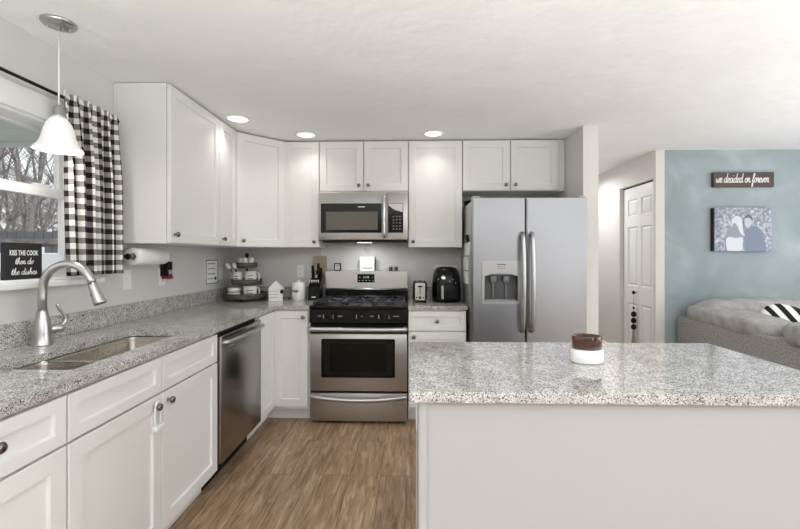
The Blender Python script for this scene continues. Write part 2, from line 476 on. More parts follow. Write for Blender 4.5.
# kitchen window in the left wall: casing, sill, two sashes with glass
win = T('window_1', None, None, (-1.76, 1.5, WZ0), kind='structure')
m_ = MB()
m_.box(-1.694, -1.676, WY0 - 0.1, WY1 + 0.1, WZ1, WZ1 + 0.108, 0.003)
m_.box(-1.694, -1.676, WY1, WY1 + 0.085, WZ0 - 0.02, WZ1, 0.003)
m_.box(-1.694, -1.676, WY0 - 0.085, WY0, WZ0 - 0.02, WZ1, 0.003)
win.part('casing', m_, M['trim'])
win.part('sill', MB().box(-1.81, -1.652, WY0 - 0.11, WY1 + 0.095, WZ0 - 0.028, WZ0, 0.004), M['trim'])
fr = MB(on_left(-1.822, 0, 0)); fr.slab(rect(WY0, WY1, WZ0, WZ1), [rect(WY0 + .012, WY1 - .012, WZ0 + .012, WZ1 - .012)], 0, 0.127)
win.part('window_frame', fr, M['trim'])
def sash(y0, y1, z0, z1, x, st, bot, top):
    s_ = MB(on_left(x, 0, 0)); s_.slab(rect(y0, y1, z0, z1), [rect(y0 + st, y1 - st, z0 + bot, z1 - top)], 0, 0.028)
    so = win.part('sash', s_, M['trim'])
    win.part('pane', MB().box(x + .012, x + .016, y0 + st - .004, y1 - st + .004, z0 + bot - .004, z1 - top + .004), M['glass'], so)
sash(WY0 + .013, WY1 - .013, WZ0 + .012, 1.634, -1.795, .022, .035, .046)
sash(WY0 + .013, WY1 - .013, 1.594, WZ1 - .012, -1.8235, .022, .04, .012)
win.part('sash_lock', MB().box(-1.792, -1.765, 1.90, 1.97, 1.634, 1.646, 0.003), M['trim'])

# closet door, six panels, set back in its opening
dr = T('door_1', None, None, (2.34, 4.27, 0), kind='structure')
d_ = MB(frame((2.36, 4.575, 0.006), (0, -1, 0), (0, 0, 1)))
DW_, DH_ = 0.615, 2.012
cols = [(0.085, 0.275), (0.34, 0.53)]; rowsz = [(0.20, 0.80), (0.98, 1.60), (1.71, 1.89)]
d_.slab(rect(0, DW_, 0, DH_), [rect(a, b, c, d) for a, b in cols for c, d in rowsz], 0, 0.035)
for a, b in cols:
    for c, d in rowsz:
        d_._add([(a, c, .035), (b, c, .035), (b, d, .035), (a, d, .035),
                 (a + .012, c + .012, .022), (b - .012, c + .012, .022), (b - .012, d - .012, .022), (a + .012, d - .012, .022),
                 (a + .035, c + .035, .032), (b - .035, c + .035, .032), (b - .035, d - .035, .032), (a + .035, d - .035, .032)],
                [(0, 1, 5, 4), (1, 2, 6, 5), (2, 3, 7, 6), (3, 0, 4, 7), (4, 5, 9, 8), (5, 6, 10, 9), (6, 7, 11, 10), (7, 4, 8, 11), (8, 9, 10, 11)])
dr.part('door_panel', d_, M['trim'])
dr.part('door_track', MB().box(2.325, 2.40, 3.956, 4.579, 2.019, 2.031), M['darkgap'])
dr.part('door_knob', MB().lathe([(.006, 0), (.006, .018), (.017, .024), (.019, .034), (.012, .042), (.002, .044)], (2.326, 4.32, 0.925), 16, (-1, 0, 0)), M['black'])

# ------------------------------------------------------------------ cabinets
KP = [(.008, 0), (.006, .004), (.0055, .012), (.0145, .018), (.0155, .024), (.012, .029), (.002, .031)]
def shaker(mx, w, h, t=0.02, rail=0.057, dep=0.0105):
    """door or drawer front; local x across, y up, front face at z = t"""
    mb = MB(mx); e = 0.002
    def ring(i, z): return [(i, i, z), (w - i, i, z), (w - i, h - i, z), (i, h - i, z)]
    R = [ring(0, 0), ring(0, t - e), ring(e, t), ring(rail, t), ring(rail + .004, t - dep)]
    vs = [v for r in R for v in r]; fs = [(3, 2, 1, 0), (16, 17, 18, 19)]
    for k in range(4):
        for i in range(4):
            j = (i + 1) % 4
            fs.append((4 * k + i, 4 * k + j, 4 * k + 4 + j, 4 * k + 4 + i))
    mb._add(vs, fs); return mb
def knob(mx, x, y, z=0.02):
    o = mx @ Vector((x, y, z)); ax = mx.to_3x3() @ Vector((0, 0, 1))
    return MB().lathe(KP, o, 14, ax)
def add_door(t, mx, w, h, kn, name='door', rail=0.057):
    d = t.part(name, shaker(mx, w, h, rail=rail), M['cab'])
    if kn: t.part('knob', knob(mx, *kn), M['knob'], d)
    return d
G = 0.004
UB, UT = 1.372, 2.284
UG = 'white wall cabinets along two walls'
# left wall uppers (doors face +X)
def upper_left(y0, y1, label, kn):
    t = T('wall_cabinet', label, 'cabinet', (XL + .16, (y0 + y1) / 2, UB), UG)
    t.part('body', MB().box(XL + .001, XL + .305, y0 + .0005, y1 - .0005, UB, UT, 0.001), M['cab'])
    add_door(t, on_left(XL + .3085, y0 + G, UB + .004), y1 - y0 - 2 * G, .90, kn)
    return t
upper_left(2.306, 2.916, 'wide white wall cabinet beside the checked curtain, above the paper towels', (.04, .048))
upper_left(2.916, 3.221, 'narrow white wall cabinet between the widest door and the angled corner cabinet', (.038, .048))
# diagonal corner
xa, ya, xb, yb = XL + .305, 3.2215, XL + .609, 3.525
t = T('wall_cabinet', 'angled white corner wall cabinet above the tiered tray', 'cabinet', (-1.4, 3.6, UB), UG)
t.part('body', MB().prism([(XL + .001, 3.2215), (xa, ya), (xb, yb), (xb, YB - .001), (XL + .001, YB - .001)], UB, UT), M['cab'])
dv = Vector((xb - xa, yb - ya, 0)); L = dv.length; dv.normalize()
mx = frame(Vector((xa, ya, UB + .004)) + dv * .012 + Vector((dv.y, -dv.x, 0)) * .003, dv, (0, 0, 1))
add_door(t, mx, L - .024, .90, (.042, .048))
# back wall uppers (doors face -Y)
def upper_back(x0, x1, z0, label, doors):
    t = T('wall_cabinet', label, 'cabinet', ((x0 + x1) / 2, YB - .16, z0), UG)
    t.part('body', MB().box(x0 + .0005, x1 - .0005, YB - .305, YB - .001, z0, UT, 0.001), M['cab'])
    for dx0, dx1, kx in doors:
        w = dx1 - dx0 - 2 * G
        add_door(t, on_back(dx0 + G, YB - .3085, z0 + .004), w, UT - z0 - .012, (kx if kx > 0 else w + kx, .045))
    return t
upper_back(XL + .609, -.782, UB, 'single door white wall cabinet above the white canister and knife block', [(XL + .609, -.782, -.036)])
upper_back(-.782, -.022, 1.85, 'short two door white cabinet above the microwave', [(-.782, -.402, -.036), (-.402, -.022, .036)])
upper_back(-.022, .436, UB, 'single door white wall cabinet above the toaster and air fryer', [(-.022, .436, .036)])
t = upper_back(.436, 1.301, 1.85, 'short two door white cabinet above the refrigerator', [(.436, .838, -.036), (.838, 1.24, .036)])
# base cabinets on the left wall (faces at X = -1.084, doors 2 cm)
FX = XL + .61
BZ = .884
BG = 'white base cabinets'
def carcass(x0, x1, y0, y1, toe_side):
    mb = MB(); q = .018
    mb.box(x0, x1, y0, y0 + q, .10, BZ); mb.box(x0, x1, y1 - q, y1, .10, BZ)
    mb.box(x0, x1, y0 + q, y1 - q, .10, .118)
    if toe_side == 'x':
        mb.box(x0, x0 + q, y0 + q, y1 - q, .118, BZ); mb.box(x1 - q, x1, y0 + q, y1 - q, .118, BZ)
        mb.box(x0, x1 - .07, y0, y1, 0, .10)
    else:
        mb.box(x0 + q, x1 - q, y1 - q, y1, .118, BZ) if False else None
        mb.box(x0, x1, y0 + q, y0 + 2 * q, .118, BZ); mb.box(x0, x1, y1 - 2 * q, y1 - q, .118, BZ)
        mb.box(x0, x1, y0 + .07, y1, 0, .10)
    return mb
t = T('base_cabinet', 'white base cabinet with drawer at the near end of the sink counter', 'cabinet', (FX - .3, 1.02, 0), BG)
t.part('body', carcass(XL + .001, FX, .79, 1.2485, 'x'), M['cab'])
d = t.part('drawer', shaker(on_left(FX + .003, .793, .722), .452, .148, rail=.04), M['cab']); t.part('knob', knob(on_left(FX + .003, .793, .722), .226, .09), M['knob'], d)
add_door(t, on_left(FX + .003, .793, .125), .452, .588, (.05, .54))
t = T('base_cabinet', 'white sink cabinet with two locked doors below the steel sink', 'cabinet', (FX - .3, 1.745, 0), BG)
t.part('body', carcass(XL + .001, FX, 1.2495, 2.242, 'x'), M['cab'])
t.part('drawer_front', shaker(on_left(FX + .003, 1.2535, .722), .479, .148, rail=.04), M['cab'])
t.part('drawer_front', shaker(on_left(FX + .003, 1.7385, .722), .4985, .148, rail=.04), M['cab'])
add_door(t, on_left(FX + .003, 1.2535, .125), .479, .588, (.43, .548))
add_door(t, on_left(FX + .003, 1.7385, .125), .4985, .588, (.036, .548))
# corner base cabinet, L shaped, two doors meeting in the corner
t = T('corner_cabinet', 'white L-shaped corner base cabinet between dishwasher and gas range', 'cabinet', (-1.4, 3.5, 0), BG)
mb = MB(); X1 = -.79
mb.prism([(XL + .001, 2.87), (FX, 2.87), (FX, 3.22), (X1, 3.22), (X1, YB - .001), (XL + .001, YB - .001)], .10, BZ)
mb.prism([(XL + .001, 2.87), (FX - .07, 2.87), (FX - .07, 3.29), (X1, 3.29), (X1, YB - .001), (XL + .001, YB - .001)], 0, .0999)
t.part('body', mb, M['cab'])
add_door(t, on_left(FX + .003, 2.874, .125), .322, .745, None)
add_door(t, on_back(FX + .012, 3.217,   .125), .268, .745, (.235, .70))
t = T('base_cabinet', 'white base cabinet with drawer below the toaster and air fryer', 'cabinet', (.2, 3.5, 0), BG)
t.part('body', carcass(-.021, .428, 3.22, YB - .001, 'y'), M['cab'])
mx = on_back(-.017, 3.217, .722)
d = t.part('drawer', shaker(mx, .441, .148, rail=.04), M['cab']); t.part('knob', knob(mx, .22, .074), M['knob'], d)
add_door(t, on_back(-.017, 3.217, .125), .441, .588, (.04, .55))
# child lock looped over the sink door knobs
lk = T('cabinet_lock', 'white plastic child lock hanging on the sink cabinet knobs', 'lock', (-1.05, 1.69, .56))
ky, kz = 1.2535 + .43, .673
lk.part('cable_loop', MB().tube(catmull([(-1.049, ky - .017, .60), (-1.049, ky - .019, .655), (-1.0485, ky - .012, .69), (-1.0485, ky, .6975), (-1.0485, ky + .012, .69), (-1.049, ky + .019, .655), (-1.049, ky + .017, .60)], 4), .004, 8), M['whiteplastic'])
lk.part('clasp', MB().box(-1.0595, -1.034, ky - .028, ky + .04, .578, .60, .005, 2), M['whiteplastic'])

# ------------------------------------------------------------------ worktops
CZ0, CZ1 = .885, .914
SX0, SX1, SY0, SY1 = -1.455, -1.145, 1.365, 2.106
cx1 = XL + .645
wt = T('countertop', 'speckled grey granite worktop running from the sink round to the range', 'worktop', (-1.4, 2.5, CZ0), 'granite worktops')
mb = MB(); mb.slab([(XL + .001, .775), (cx1, .775), (cx1, 3.185), (-.79, 3.185), (-.79, YB - .001), (XL + .001, YB - .001)], [rrect(SX0, SX1, SY0, SY1, .03)], CZ0, CZ1)
wt.part('slab', mb, M['granite'])
mb = MB().box(XL + .001, XL + .02, .775, YB - .021, CZ1 + .0002, 1.016, .0015); mb.box(XL + .001, -.79, YB - .02, YB - .001, CZ1 + .0002, 1.016, .0015)
wt.part('backsplash', mb, M['granite'])
wt = T('countertop', 'short speckled granite worktop under the toaster and air fryer', 'worktop', (.2, 3.5, CZ0), 'granite worktops')
wt.part('slab', MB().box(-.022, .437, 3.185, YB - .001, CZ0, CZ1, .002), M['granite'])
wt.part('backsplash', MB().box(-.022, .437, YB - .02, YB - .001, CZ1 + .0002, 1.016, .0015), M['granite'])

# sink
sk = T('sink', 'double bowl stainless steel sink set under the granite worktop', 'sink', (-1.3, 1.74, .70))
def bowl(x0, x1, y0, y1, depth, name):
    rows = []
    def lp(i, z, r): return [(x, y, z) for x, y in rrect(x0 + i, x1 - i, y0 + i, y1 - i, r, 5)]
    for i, z, r in ((0, .8835, .034), (.002, .872, .034), (.008, .884 - depth + .03, .034), (.016, .884 - depth + .01, .034), (.034, .884 - depth, .03)):
        rows.append(lp(i, z, r))
    mb = MB(); mb.grid(rows, True, True)
    n = len(rows[0]); c = ((x0 + x1) / 2, (y0 + y1) / 2, .884 - depth - .003)
    mb._add(rows[-1] + [c], [(i, (i + 1) % n, n) for i in range(n)], True)
    o = sk.part(name, mb, M['sink'])
    md = o.modifiers.new('thickness', 'SOLIDIFY'); md.thickness = .0015; md.offset = 1
    dm = MB().lathe([(.042, 0), (.045, .003), (.036, .005), (.03, .001), (.003, .0005)], (c[0], c[1], c[2] + .002), 20)
    sk.part('drain', dm, M['chrome'], o)
bowl(SX0 - .004, SX1 + .004, SY0 - .004, 1.60, .17, 'bowl')
bowl(SX0 - .004, SX1 + .004, 1.63, SY1 + .004, .20, 'bowl')
sk.part('divider', MB().box(SX0 + .004, SX1 - .004, 1.596, 1.634, .8745, .8835, .003, 2), M['sink'])

# faucet
fx, fy = -1.596, 1.747
fc = T('faucet', 'brushed nickel gooseneck faucet with pull-down spray behind the sink', 'faucet', (fx, fy, CZ1))
fc.part('base', MB().lathe([(.037, 0), (.037, .004), (.034, .01), (.0335, .05), (.030, .085), (.0235, .12), (.0195, .142), (.0185, .15)], (fx, fy, CZ1 + .0003), 28), M['nickel'])
R = .112; ac = (fx + R, fy, 1.153)
pts = [(fx, fy, 1.06), (fx, fy, 1.12)] + [(ac[0] - R * math.cos(a), fy, ac[2] + R * math.sin(a)) for a in [PI * k / 18 * .92 for k in range(19)]]
fc.part('spout', MB().tube(pts, .0165, 16), M['nickel'])
e = Vector(pts[-1]); dirv = (Vector((-1.347, fy, 1.112)) - e).normalized()
sp = fc.part('spray_head', MB().lathe([(.0172, 0), (.019, .012), (.0195, .04), (.0245, .085), (.025, .092), (.021, .096)], e, 20, dirv), M['nickel'])
fc.part('spray_button', MB().lathe([(.008, 0), (.008, .006), (.002, .008)], e + dirv * .045 + Vector((dirv.z, 0, -dirv.x)) * .017, 10, (dirv.z, 0, -dirv.x)), M['black'], sp)
hd = Vector((.35, .93, 0)).normalized(); hb = Vector((fx, fy, .977))
hn = fc.part('handle', MB().lathe([(.017, .02), (.0175, .058), (.0185, .062), (.0185, .074), (.012, .08)], hb, 18, hd), M['nickel'])
lv = [hb + hd * .07 + Vector((0, 0, .008)), hb + hd * .088 + Vector((0, 0, .03)), hb + hd * .084 + Vector((0, 0, .055)), hb + hd * .066 + Vector((0, 0, .083)), hb + hd * .058 + Vector((0, 0, .102)), hb + hd * .062 + Vector((0, 0, .112))]
fc.part('lever', MB().tube(catmull([tuple(v) for v in lv], 5), [.0085 - .0035 * i / 25 for i in range(26)], 10), M['nickel'], hn)

# ------------------------------------------------------------------ dishwasher
dw = T('dishwasher', 'stainless steel dishwasher built in between sink and corner cabinets', 'dishwasher', (-1.35, 2.556, 0))
dw.part('body', MB().box(XL + .03, -1.095, 2.2455, 2.866, .12, .878), M['darkgap'])
dd = dw.part('door', MB().box(-1.0945, -1.048, 2.2545, 2.862, .145, .853, .004, 2), M['steel_dark'])
dw.part('handle', MB().tube(catmull([(-1.052, 2.275, .818), (-1.022, 2.285, .818), (-1.012, 2.42, .818), (-1.008, 2.556, .818), (-1.012, 2.69, .818), (-1.022, 2.83, .818), (-1.052, 2.84, .818)], 5), .0125, 10), M['nickel'], dd)
dw.part('badge', MB().box(-1.0478, -1.0468, 2.33, 2.43, .775, .785), M['nickel'], dd)
dw.part('kick_plate', MB().box(-1.16, -1.15, 2.2455, 2.866, .005, .119), M['black'])

# ------------------------------------------------------------------ gas range
rg = T('gas_range', 'stainless steel and black gas range between the base cabinets', 'stove', (-.407, 3.48, 0))
RX0, RX1 = -.7865, -.0265
rg.part('body', MB().box(RX0 + .002, RX1 - .002, 3.215, 3.80, .03, .8845), M['black'])
ct = rg.part('cooktop', MB().box(RX0, RX1, 3.175, 3.74, .885, .914, .005, 2), M['blackenamel'])
pn = MB(); pn.prism([(3.215, .77), (3.172, .785), (3.178, .8845), (3.215, .8845)], RX0 + .001, RX1 - .001)
bmesh.ops.transform(pn.bm, verts=list(pn.bm.verts), matrix=Matrix(((0, 0, 1, 0), (1, 0, 0, 0), (0, 1, 0, 0), (0, 0, 0, 1))))
pno = rg.part('control_panel', pn, M['blackenamel'])
for x in (-.668, -.595, -.415, -.245, -.167):
    k = rg.part('knob', MB().lathe([(.021, 0), (.021, .006), (.0165, .009), (.0155, .03), (.012, .033)], (x, 3.176, .835), 18, (0, -1, .05)), M['black'])
    rg.part('knob_pointer', MB().box(x - .0022, x + .0022, 3.1405, 3.1435, .821, .851), M['nickel'], k)
for x0, x1 in ((-.72, -.695), (-.565, -.53), (-.385, -.372), (-.315, -.285), (-.135, -.09)):
    rg.part('panel_print', MB().box(x0, x1, 3.1735, 3.1748, .833, .838), M['buttons'], pno)
od = rg.part('oven_door', MB().box(RX0 + .004, RX1 - .004, 3.178, 3.2145, .256, .698, .004, 2), M['steel_h'])
rg.part('door_top_band', MB().box(RX0 + .003, RX1 - .003, 3.19, 3.2145, .6985, .768, .002), M['blackenamel'], od)
w0 = MB(on_back(0, 3.1778, 0)); w0.prism(rrect(-.694, -.122, .36, .66, .012, 4), 0, .002)
wo = rg.part('oven_window', w0, M['blackgloss'], od)
w1 = MB(on_back(0, 3.1757, 0)); w1.slab(rrect(-.676, -.140, .378, .642, .008, 3), [rrect(-.628, -.188, .405, .62, .006, 3)], 0, .0006)
rg.part('window_border', w1, M['black'], od)
rg.part('handle', MB().tube(catmull([(-.772, 3.185, .738), (-.770, 3.15, .738), (-.755, 3.138, .738), (-.58, 3.132, .738), (-.407, 3.130, .738), (-.234, 3.132, .738), (-.059, 3.138, .738), (-.044, 3.15, .738), (-.042, 3.185, .738)], 5), .0185, 12), M['nickel'], od)
dwr = rg.part('drawer', MB().box(RX0 + .004, RX1 - .004, 3.18, 3.2145, .022, .238, .004, 2), M['steel_h'])
rg.part('handle', MB().tube(catmull([(-.768, 3.182, .212), (-.74, 3.165, .21), (-.58, 3.156, .197), (-.407, 3.154, .192), (-.234, 3.156, .197), (-.074, 3.165, .21), (-.046, 3.182, .212)], 5), .019, 12), M['nickel'], dwr)
for x in (RX0 + .06, RX1 - .06):
    for y in (3.26, 3.74):
        rg.part('foot', MB().cyl((x, y, 0), (x, y, .0295), .018), M['black'])
# backguard
bk = MB(on_back(0, 3.745, 0)); bk.slab(rrect(-.779, -.031, .995, 1.163, .018, 4), [], -.055, .0)
bg = rg.part('backguard', bk, M['steel_h'])
rg.part('backguard_lip', MB().tube([(-.772, 3.742, .998), (-.038, 3.742, .998)], .012, 10), M['steel_h'], bg)
rg.part('backguard_base', MB().box(-.779, -.031, 3.741, 3.80, .886, .984), M['blackenamel'])
dsp = MB(on_back(0, 3.7447, 0)); dsp.prism(rrect(-.487, -.33, 1.06, 1.136, .004, 3), 0, .002)
ds = rg.part('display', dsp, M['blackgloss'], bg)
tx = text_mb('12:48', .026, on_back(-.4085, 3.7425, 1.100), depth=.0004)
rg.part('digits', tx, M['green'], bg)
for x0, z0 in [(-.475 + i * .031, 1.075) for i in range(5)] + [(-.472, 1.104), (-.356, 1.104)]:
    rg.part('button_print', MB().box(x0, x0 + .013, 3.742, 3.7425, z0, z0 + .006), M['buttons'], bg)
# burners and grates
for x, y, r in ((-.64, 3.31, .045), (-.64, 3.59, .036), (-.407, 3.45, .05), (-.175, 3.31, .045), (-.175, 3.59, .036)):
    rg.part('burner', MB().lathe([(r + .02, 0), (r + .018, .004), (r, .006), (r, .014), (r - .006, .018), (.004, .019)], (x, y, .9142), 22), M['iron'])
for gx0, gx1 in ((-.765, -.53), (-.524, -.29), (-.284, -.049)):
    mb = MB(); z0, z1 = .932, .944; y0, y1 = 3.205, 3.705; w = .006
    for x in (gx0, gx1 - 2 * w): mb.box(x, x + 2 * w, y0, y1, z0, z1, .002)
    for y in (y0, (y0 + y1) / 2 - w, y1 - 2 * w): mb.box(gx0, gx1, y, y + 2 * w, z0, z1, .002)
    cx = (gx0 + gx1) / 2
    mb.box(cx - w, cx + w, y0, y0 + .085, z0, z1 + .003, .002); mb.box(cx - w, cx + w, y1 - .085, y1, z0, z1 + .003, .002)
    mb.box(cx - w, cx + w, 3.41, 3.50, z0, z1 + .003, .002)
    for yy in (3.33, 3.58):
        mb.box(gx0, gx0 + .075, yy - w, yy + w, z0, z1 + .003, .002); mb.box(gx1 - .075, gx1, yy - w, yy + w, z0, z1 + .003, .002)
    for x in (gx0, gx1 - 2 * w):
        for y in (y0, y1 - 2 * w): mb.box(x, x + 2 * w, y, y + 2 * w, .9143, z0)
    rg.part('grate', mb, M['iron'])

# ------------------------------------------------------------------ microwave
mw = T('microwave', 'stainless steel microwave mounted above the gas range', 'microwave', (-.402, 3.65, 1.434))
MX0, MX1, MF = -.78, -.024, 3.455
mw.part('body', MB().box(MX0, MX1, MF + .03, YB - .002, 1.434, 1.8485, .003), M['steel_h'])
mw.part('vent_base', MB().box(MX0 + .03, MX1 - .01, MF + .03, YB - .05, 1.417, 1.4335), M['black'])
mw.part('task_lamp', MB().box(-.46, -.34, 3.53, 3.60, 1.4145, 1.4168), M['lens'])
l = bpy.data.lights.new('task_light', 'AREA'); l.shape = 'RECTANGLE'; l.size = .12; l.size_y = .07; l.energy = .9; l.color = (.93, .96, 1)
o = bpy.data.objects.new('task_light', l); COL.objects.link(o); o.parent = mw.o; o.location = Vector((-.40, 3.60, 1.411)) - mw.loc
md_ = mw.part('door', MB().box(MX0, -.203, MF, MF + .0295, 1.436, 1.835, .004, 2), M['steel_h'])
mw.part('control_frame', MB().box(-.2, MX1, MF, MF + .0295, 1.436, 1.835, .004, 2), M['steel_h'])
g_ = MB(on_back(0, MF - .0002, 0)); g_.prism(rrect(-.758, -.244, 1.495, 1.742, .006, 3), 0, .002)
mw.part('door_glass', g_, M['blackgloss'], md_)
g_ = MB(on_back(0, MF - .0023, 0)); g_.prism(rrect(-.714, -.278, 1.52, 1.673, .004, 3), 0, .0008)
mw.part('door_window', g_, mat('microwave_screen', (98, 93, 82), 0.3), md_)
mw.part('badge', MB().box(-.445, -.385, MF - .0032, MF - .0025, 1.709, 1.716), M['nickel'], md_)
mw.part('handle', MB().tube(catmull([(-.222, MF + .002, 1.80), (-.222, MF - .026, 1.79), (-.222, MF - .034, 1.72), (-.222, MF - .036, 1.63), (-.222, MF - .034, 1.54), (-.222, MF - .026, 1.468), (-.222, MF + .002, 1.458)], 5), .0135, 12), M['chrome'], md_)
g_ = MB(on_back(0, MF - .0002, 0)); g_.prism(rect(-.192, -.064, 1.495, 1.742), 0, .002)
cp = mw.part('control_panel', g_, M['blackgloss'])
g_ = MB(on_back(0, MF - .0023, 0)); g_.prism([(-.188, 1.738), (-.068, 1.738), (-.068, 1.668), (-.10, 1.676), (-.13, 1.684), (-.16, 1.702), (-.188, 1.725)][::-1], 0, .0008)
mw.part('protective_film', g_, mat('clear_film_glare', (214, 214, 214), 0.2), cp, 'peeling film over the display, its glare painted pale')  # glare on the clear film painted as a pale grey colour
mb = MB()
for r in range(5):
    for c in range(3):
        mb.box(-.152 + c * .027, -.139 + c * .027, MF - .003, MF - .0023, 1.522 + r * .026, 1.529 + r * .026)
mw.part('keypad_print', mb, M['buttons'], cp)

# ------------------------------------------------------------------ refrigerator
fg = T('refrigerator', 'tall side-by-side stainless steel refrigerator with water dispenser', 'refrigerator', (.882, 3.45, 0))
fg.part('body', MB().box(.462, 1.302, 3.165, 3.815, .02, 1.722, .004), M['steel_side'])
fg.part('kick_grille', MB().box(.48, 1.285, 3.14, 3.1645, .02, .095), M['black'])
def fdoor(x0, x1, hole=None):
    prof = []
    t_ = MB(on_back(0, 3.16, 0))
    t_.slab(rrect(x0, x1, .10, 1.733, .01, 3), [hole] if hole else [], 0, .06)
    t_.slab(rrect(x0 + .006, x1 - .006, .106, 1.727, .008, 3), [hole] if hole else [], .0602, .072)
    return t_
hole = rect(.545, .795, .962, 1.165)
fl = fg.part('freezer_door', fdoor(.461, .848, hole), M['steel_v'])
frd = fg.part('fresh_food_door', fdoor(.859, 1.304), M['steel_v'])
for par, x in ((fl, .8235), (frd, .892)):
    fg.part('handle', MB().tube(catmull([(x, 3.09, 1.468), (x, 3.052, 1.452), (x, 3.038, 1.38), (x, 3.03, 1.24), (x, 3.027, 1.108), (x, 3.03, .975), (x, 3.038, .83), (x, 3.052, .76), (x, 3.09, .745)], 6), .0155, 12), M['nickel'], par)
for x in (.49, 1.275):
    fg.part('hinge_cover', MB().box(x - .028, x + .028, 3.10, 3.21, 1.7335, 1.75, .006, 2), M['steel_side'])
fr_ = MB(on_back(0, 3.0878, 0))
fr_.slab(rrect(.529, .811, .945, 1.264, .008, 3), [[(.547, .964), (.793, .964), (.793, 1.150), (.74, 1.168), (.67, 1.175), (.60, 1.168), (.547, 1.150)]], 0, .008)
df = fg.part('dispenser_frame', fr_, mat('satin_grey_dispenser', (176, 175, 173), 0.35, 0.6), fl)
mb = MB(); mb.box(.5455, .7945, 3.142, 3.147, .963, 1.164); mb.box(.5455, .5475, 3.095, 3.142, .963, 1.164); mb.box(.7925, .7945, 3.095, 3.142, .963, 1.164); mb.box(.5455, .7945, 3.09, 3.142, .963, .966); mb.box(.5455, .7945, 3.09, 3.142, 1.152, 1.164)
fg.part('dispenser_well', mb, mat('dark_grey_dispenser', (84, 84, 86), 0.4), fl)
for x in (.62, .715):
    fg.part('dispenser_paddle', MB().box(x - .022, x + .022, 3.112, 3.122, 1.10, 1.151, .004, 2).box(x - .006, x + .006, 3.125, 3.13, .99, 1.10), mat('grey_paddle', (120, 120, 122), 0.3, 0.4), fl)
fg.part('drip_tray', MB().box(.555, .785, 3.092, 3.138, .9665, .974, .002), M['steel_side'], fl)
mb = MB().box(.64, .703, 3.0785, 3.0797, 1.236, 1.241)
for r in range(2):
    for i in range(4): mb.box(.642 + i * .016, .65 + i * .016, 3.0785, 3.0797, 1.206 + r * .013, 1.210 + r * .013)
fg.part('dispenser_print', mb, M['ink'], fl)
# what hangs on the refrigerator's side and lies on its top
mb = MB(); mb.box(.448, .4615, 3.22, 3.46, 1.305, 1.41, .004, 1)
single('notepad', mb, M['paper'], 'white notepad under the black clip on the refrigerator side', 'notepad')
mb = MB(); mb.box(.4475, .4615, 3.33, 3.52, 1.185, 1.292, .002)
single('paper_list', mb, M['paper'], 'white paper slip between two others on the refrigerator side', 'paper')
mb = MB(); mb.box(.4475, .4615, 3.33, 3.52, 1.075, 1.172, .002)
single('paper_list', mb, M['paper'], 'lowest white paper slip on the refrigerator side', 'paper')
mb = MB(); mb.box(.435, .4615, 3.27, 3.41, 1.4105, 1.45, .006, 2).box(.44, .4615, 3.31, 3.36, 1.45, 1.47, .004, 1)
single('magnet_clip', mb, M['black'], 'black magnet clip above the papers on the refrigerator side', 'clip')
mb = MB().lathe([(.07, 0), (.09, .012), (.098, .05), (.102, .052), (.095, .05), (.085, .014), (.004, .006)], (.56, 3.62, 1.7225), 26)
single('pan', mb, M['black'], 'black pan lying on top of the refrigerator', 'pan')

# ------------------------------------------------------------------ island
il = T('island_cabinet', 'white kitchen island cabinet under the broad granite top', 'island', (.66, 1.5, 0))
M['panel'] = mat('dimmed_island_paint', (183, 183, 184), 0.4)  # shade put into the island's white paint to dim its bright front
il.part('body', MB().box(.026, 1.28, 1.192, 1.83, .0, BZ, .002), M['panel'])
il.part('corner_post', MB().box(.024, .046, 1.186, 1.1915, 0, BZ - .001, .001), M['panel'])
il.part('end_trim', MB().box(.0225, .0255, 1.192, 1.215, 0, BZ - .001), M['cab']); il.part('end_trim', MB().box(.0225, .0255, 1.80, 1.83, 0, BZ - .001), M['cab'])
il = T('countertop', 'broad speckled granite worktop on the white island', 'worktop', (.66, 1.5, CZ0), 'granite worktops')
mb = MB(); mb.slab(rrect(-.006, 1.313, 1.1684, 1.862, .012, 4), [], CZ0, CZ1 - .003); mb.slab(rrect(-.003, 1.31, 1.1714, 1.859, .012, 4), [], CZ1 - .0029, CZ1)
il.part('slab', mb, M['granite'])
pl = T('outlet_plate', 'white outlet plate on the end of the island', 'outlet', (.02, 1.5, .74))
pl.part('plate', MB().box(.0185, .0255, 1.50, 1.575, .66, .78, .002), M['whiteplastic'])
# candle
cd = T('candle', 'oval amber glass candle with a white lower band on the island', 'candle', (.640, 1.52, CZ1))
cd.part('base_band', MB().lathe([(.054, 0), (.0575, .003), (.0585, .006), (.0585, .046), (.055, .049)], (.640, 1.52, CZ1 + .0003), 36, sy=.78), M['white'])
cd.part('jar', MB().lathe([(.0525, .0), (.0525, .044), (.051, .047), (.047, .047), (.046, .031), (.004, .030)], (.640, 1.52, CZ1 + .0495), 36, sy=.78), M['amber'])
cd.part('wax', MB().lathe([(.0445, 0), (.0445, .008)], (.640, 1.52, CZ1 + .081), 28, sy=.76), M['wax'])
cd.part('wick', MB().cyl((.640, 1.52, CZ1 + .089), (.641, 1.52, CZ1 + .096), .0012, n=6), M['ink'])

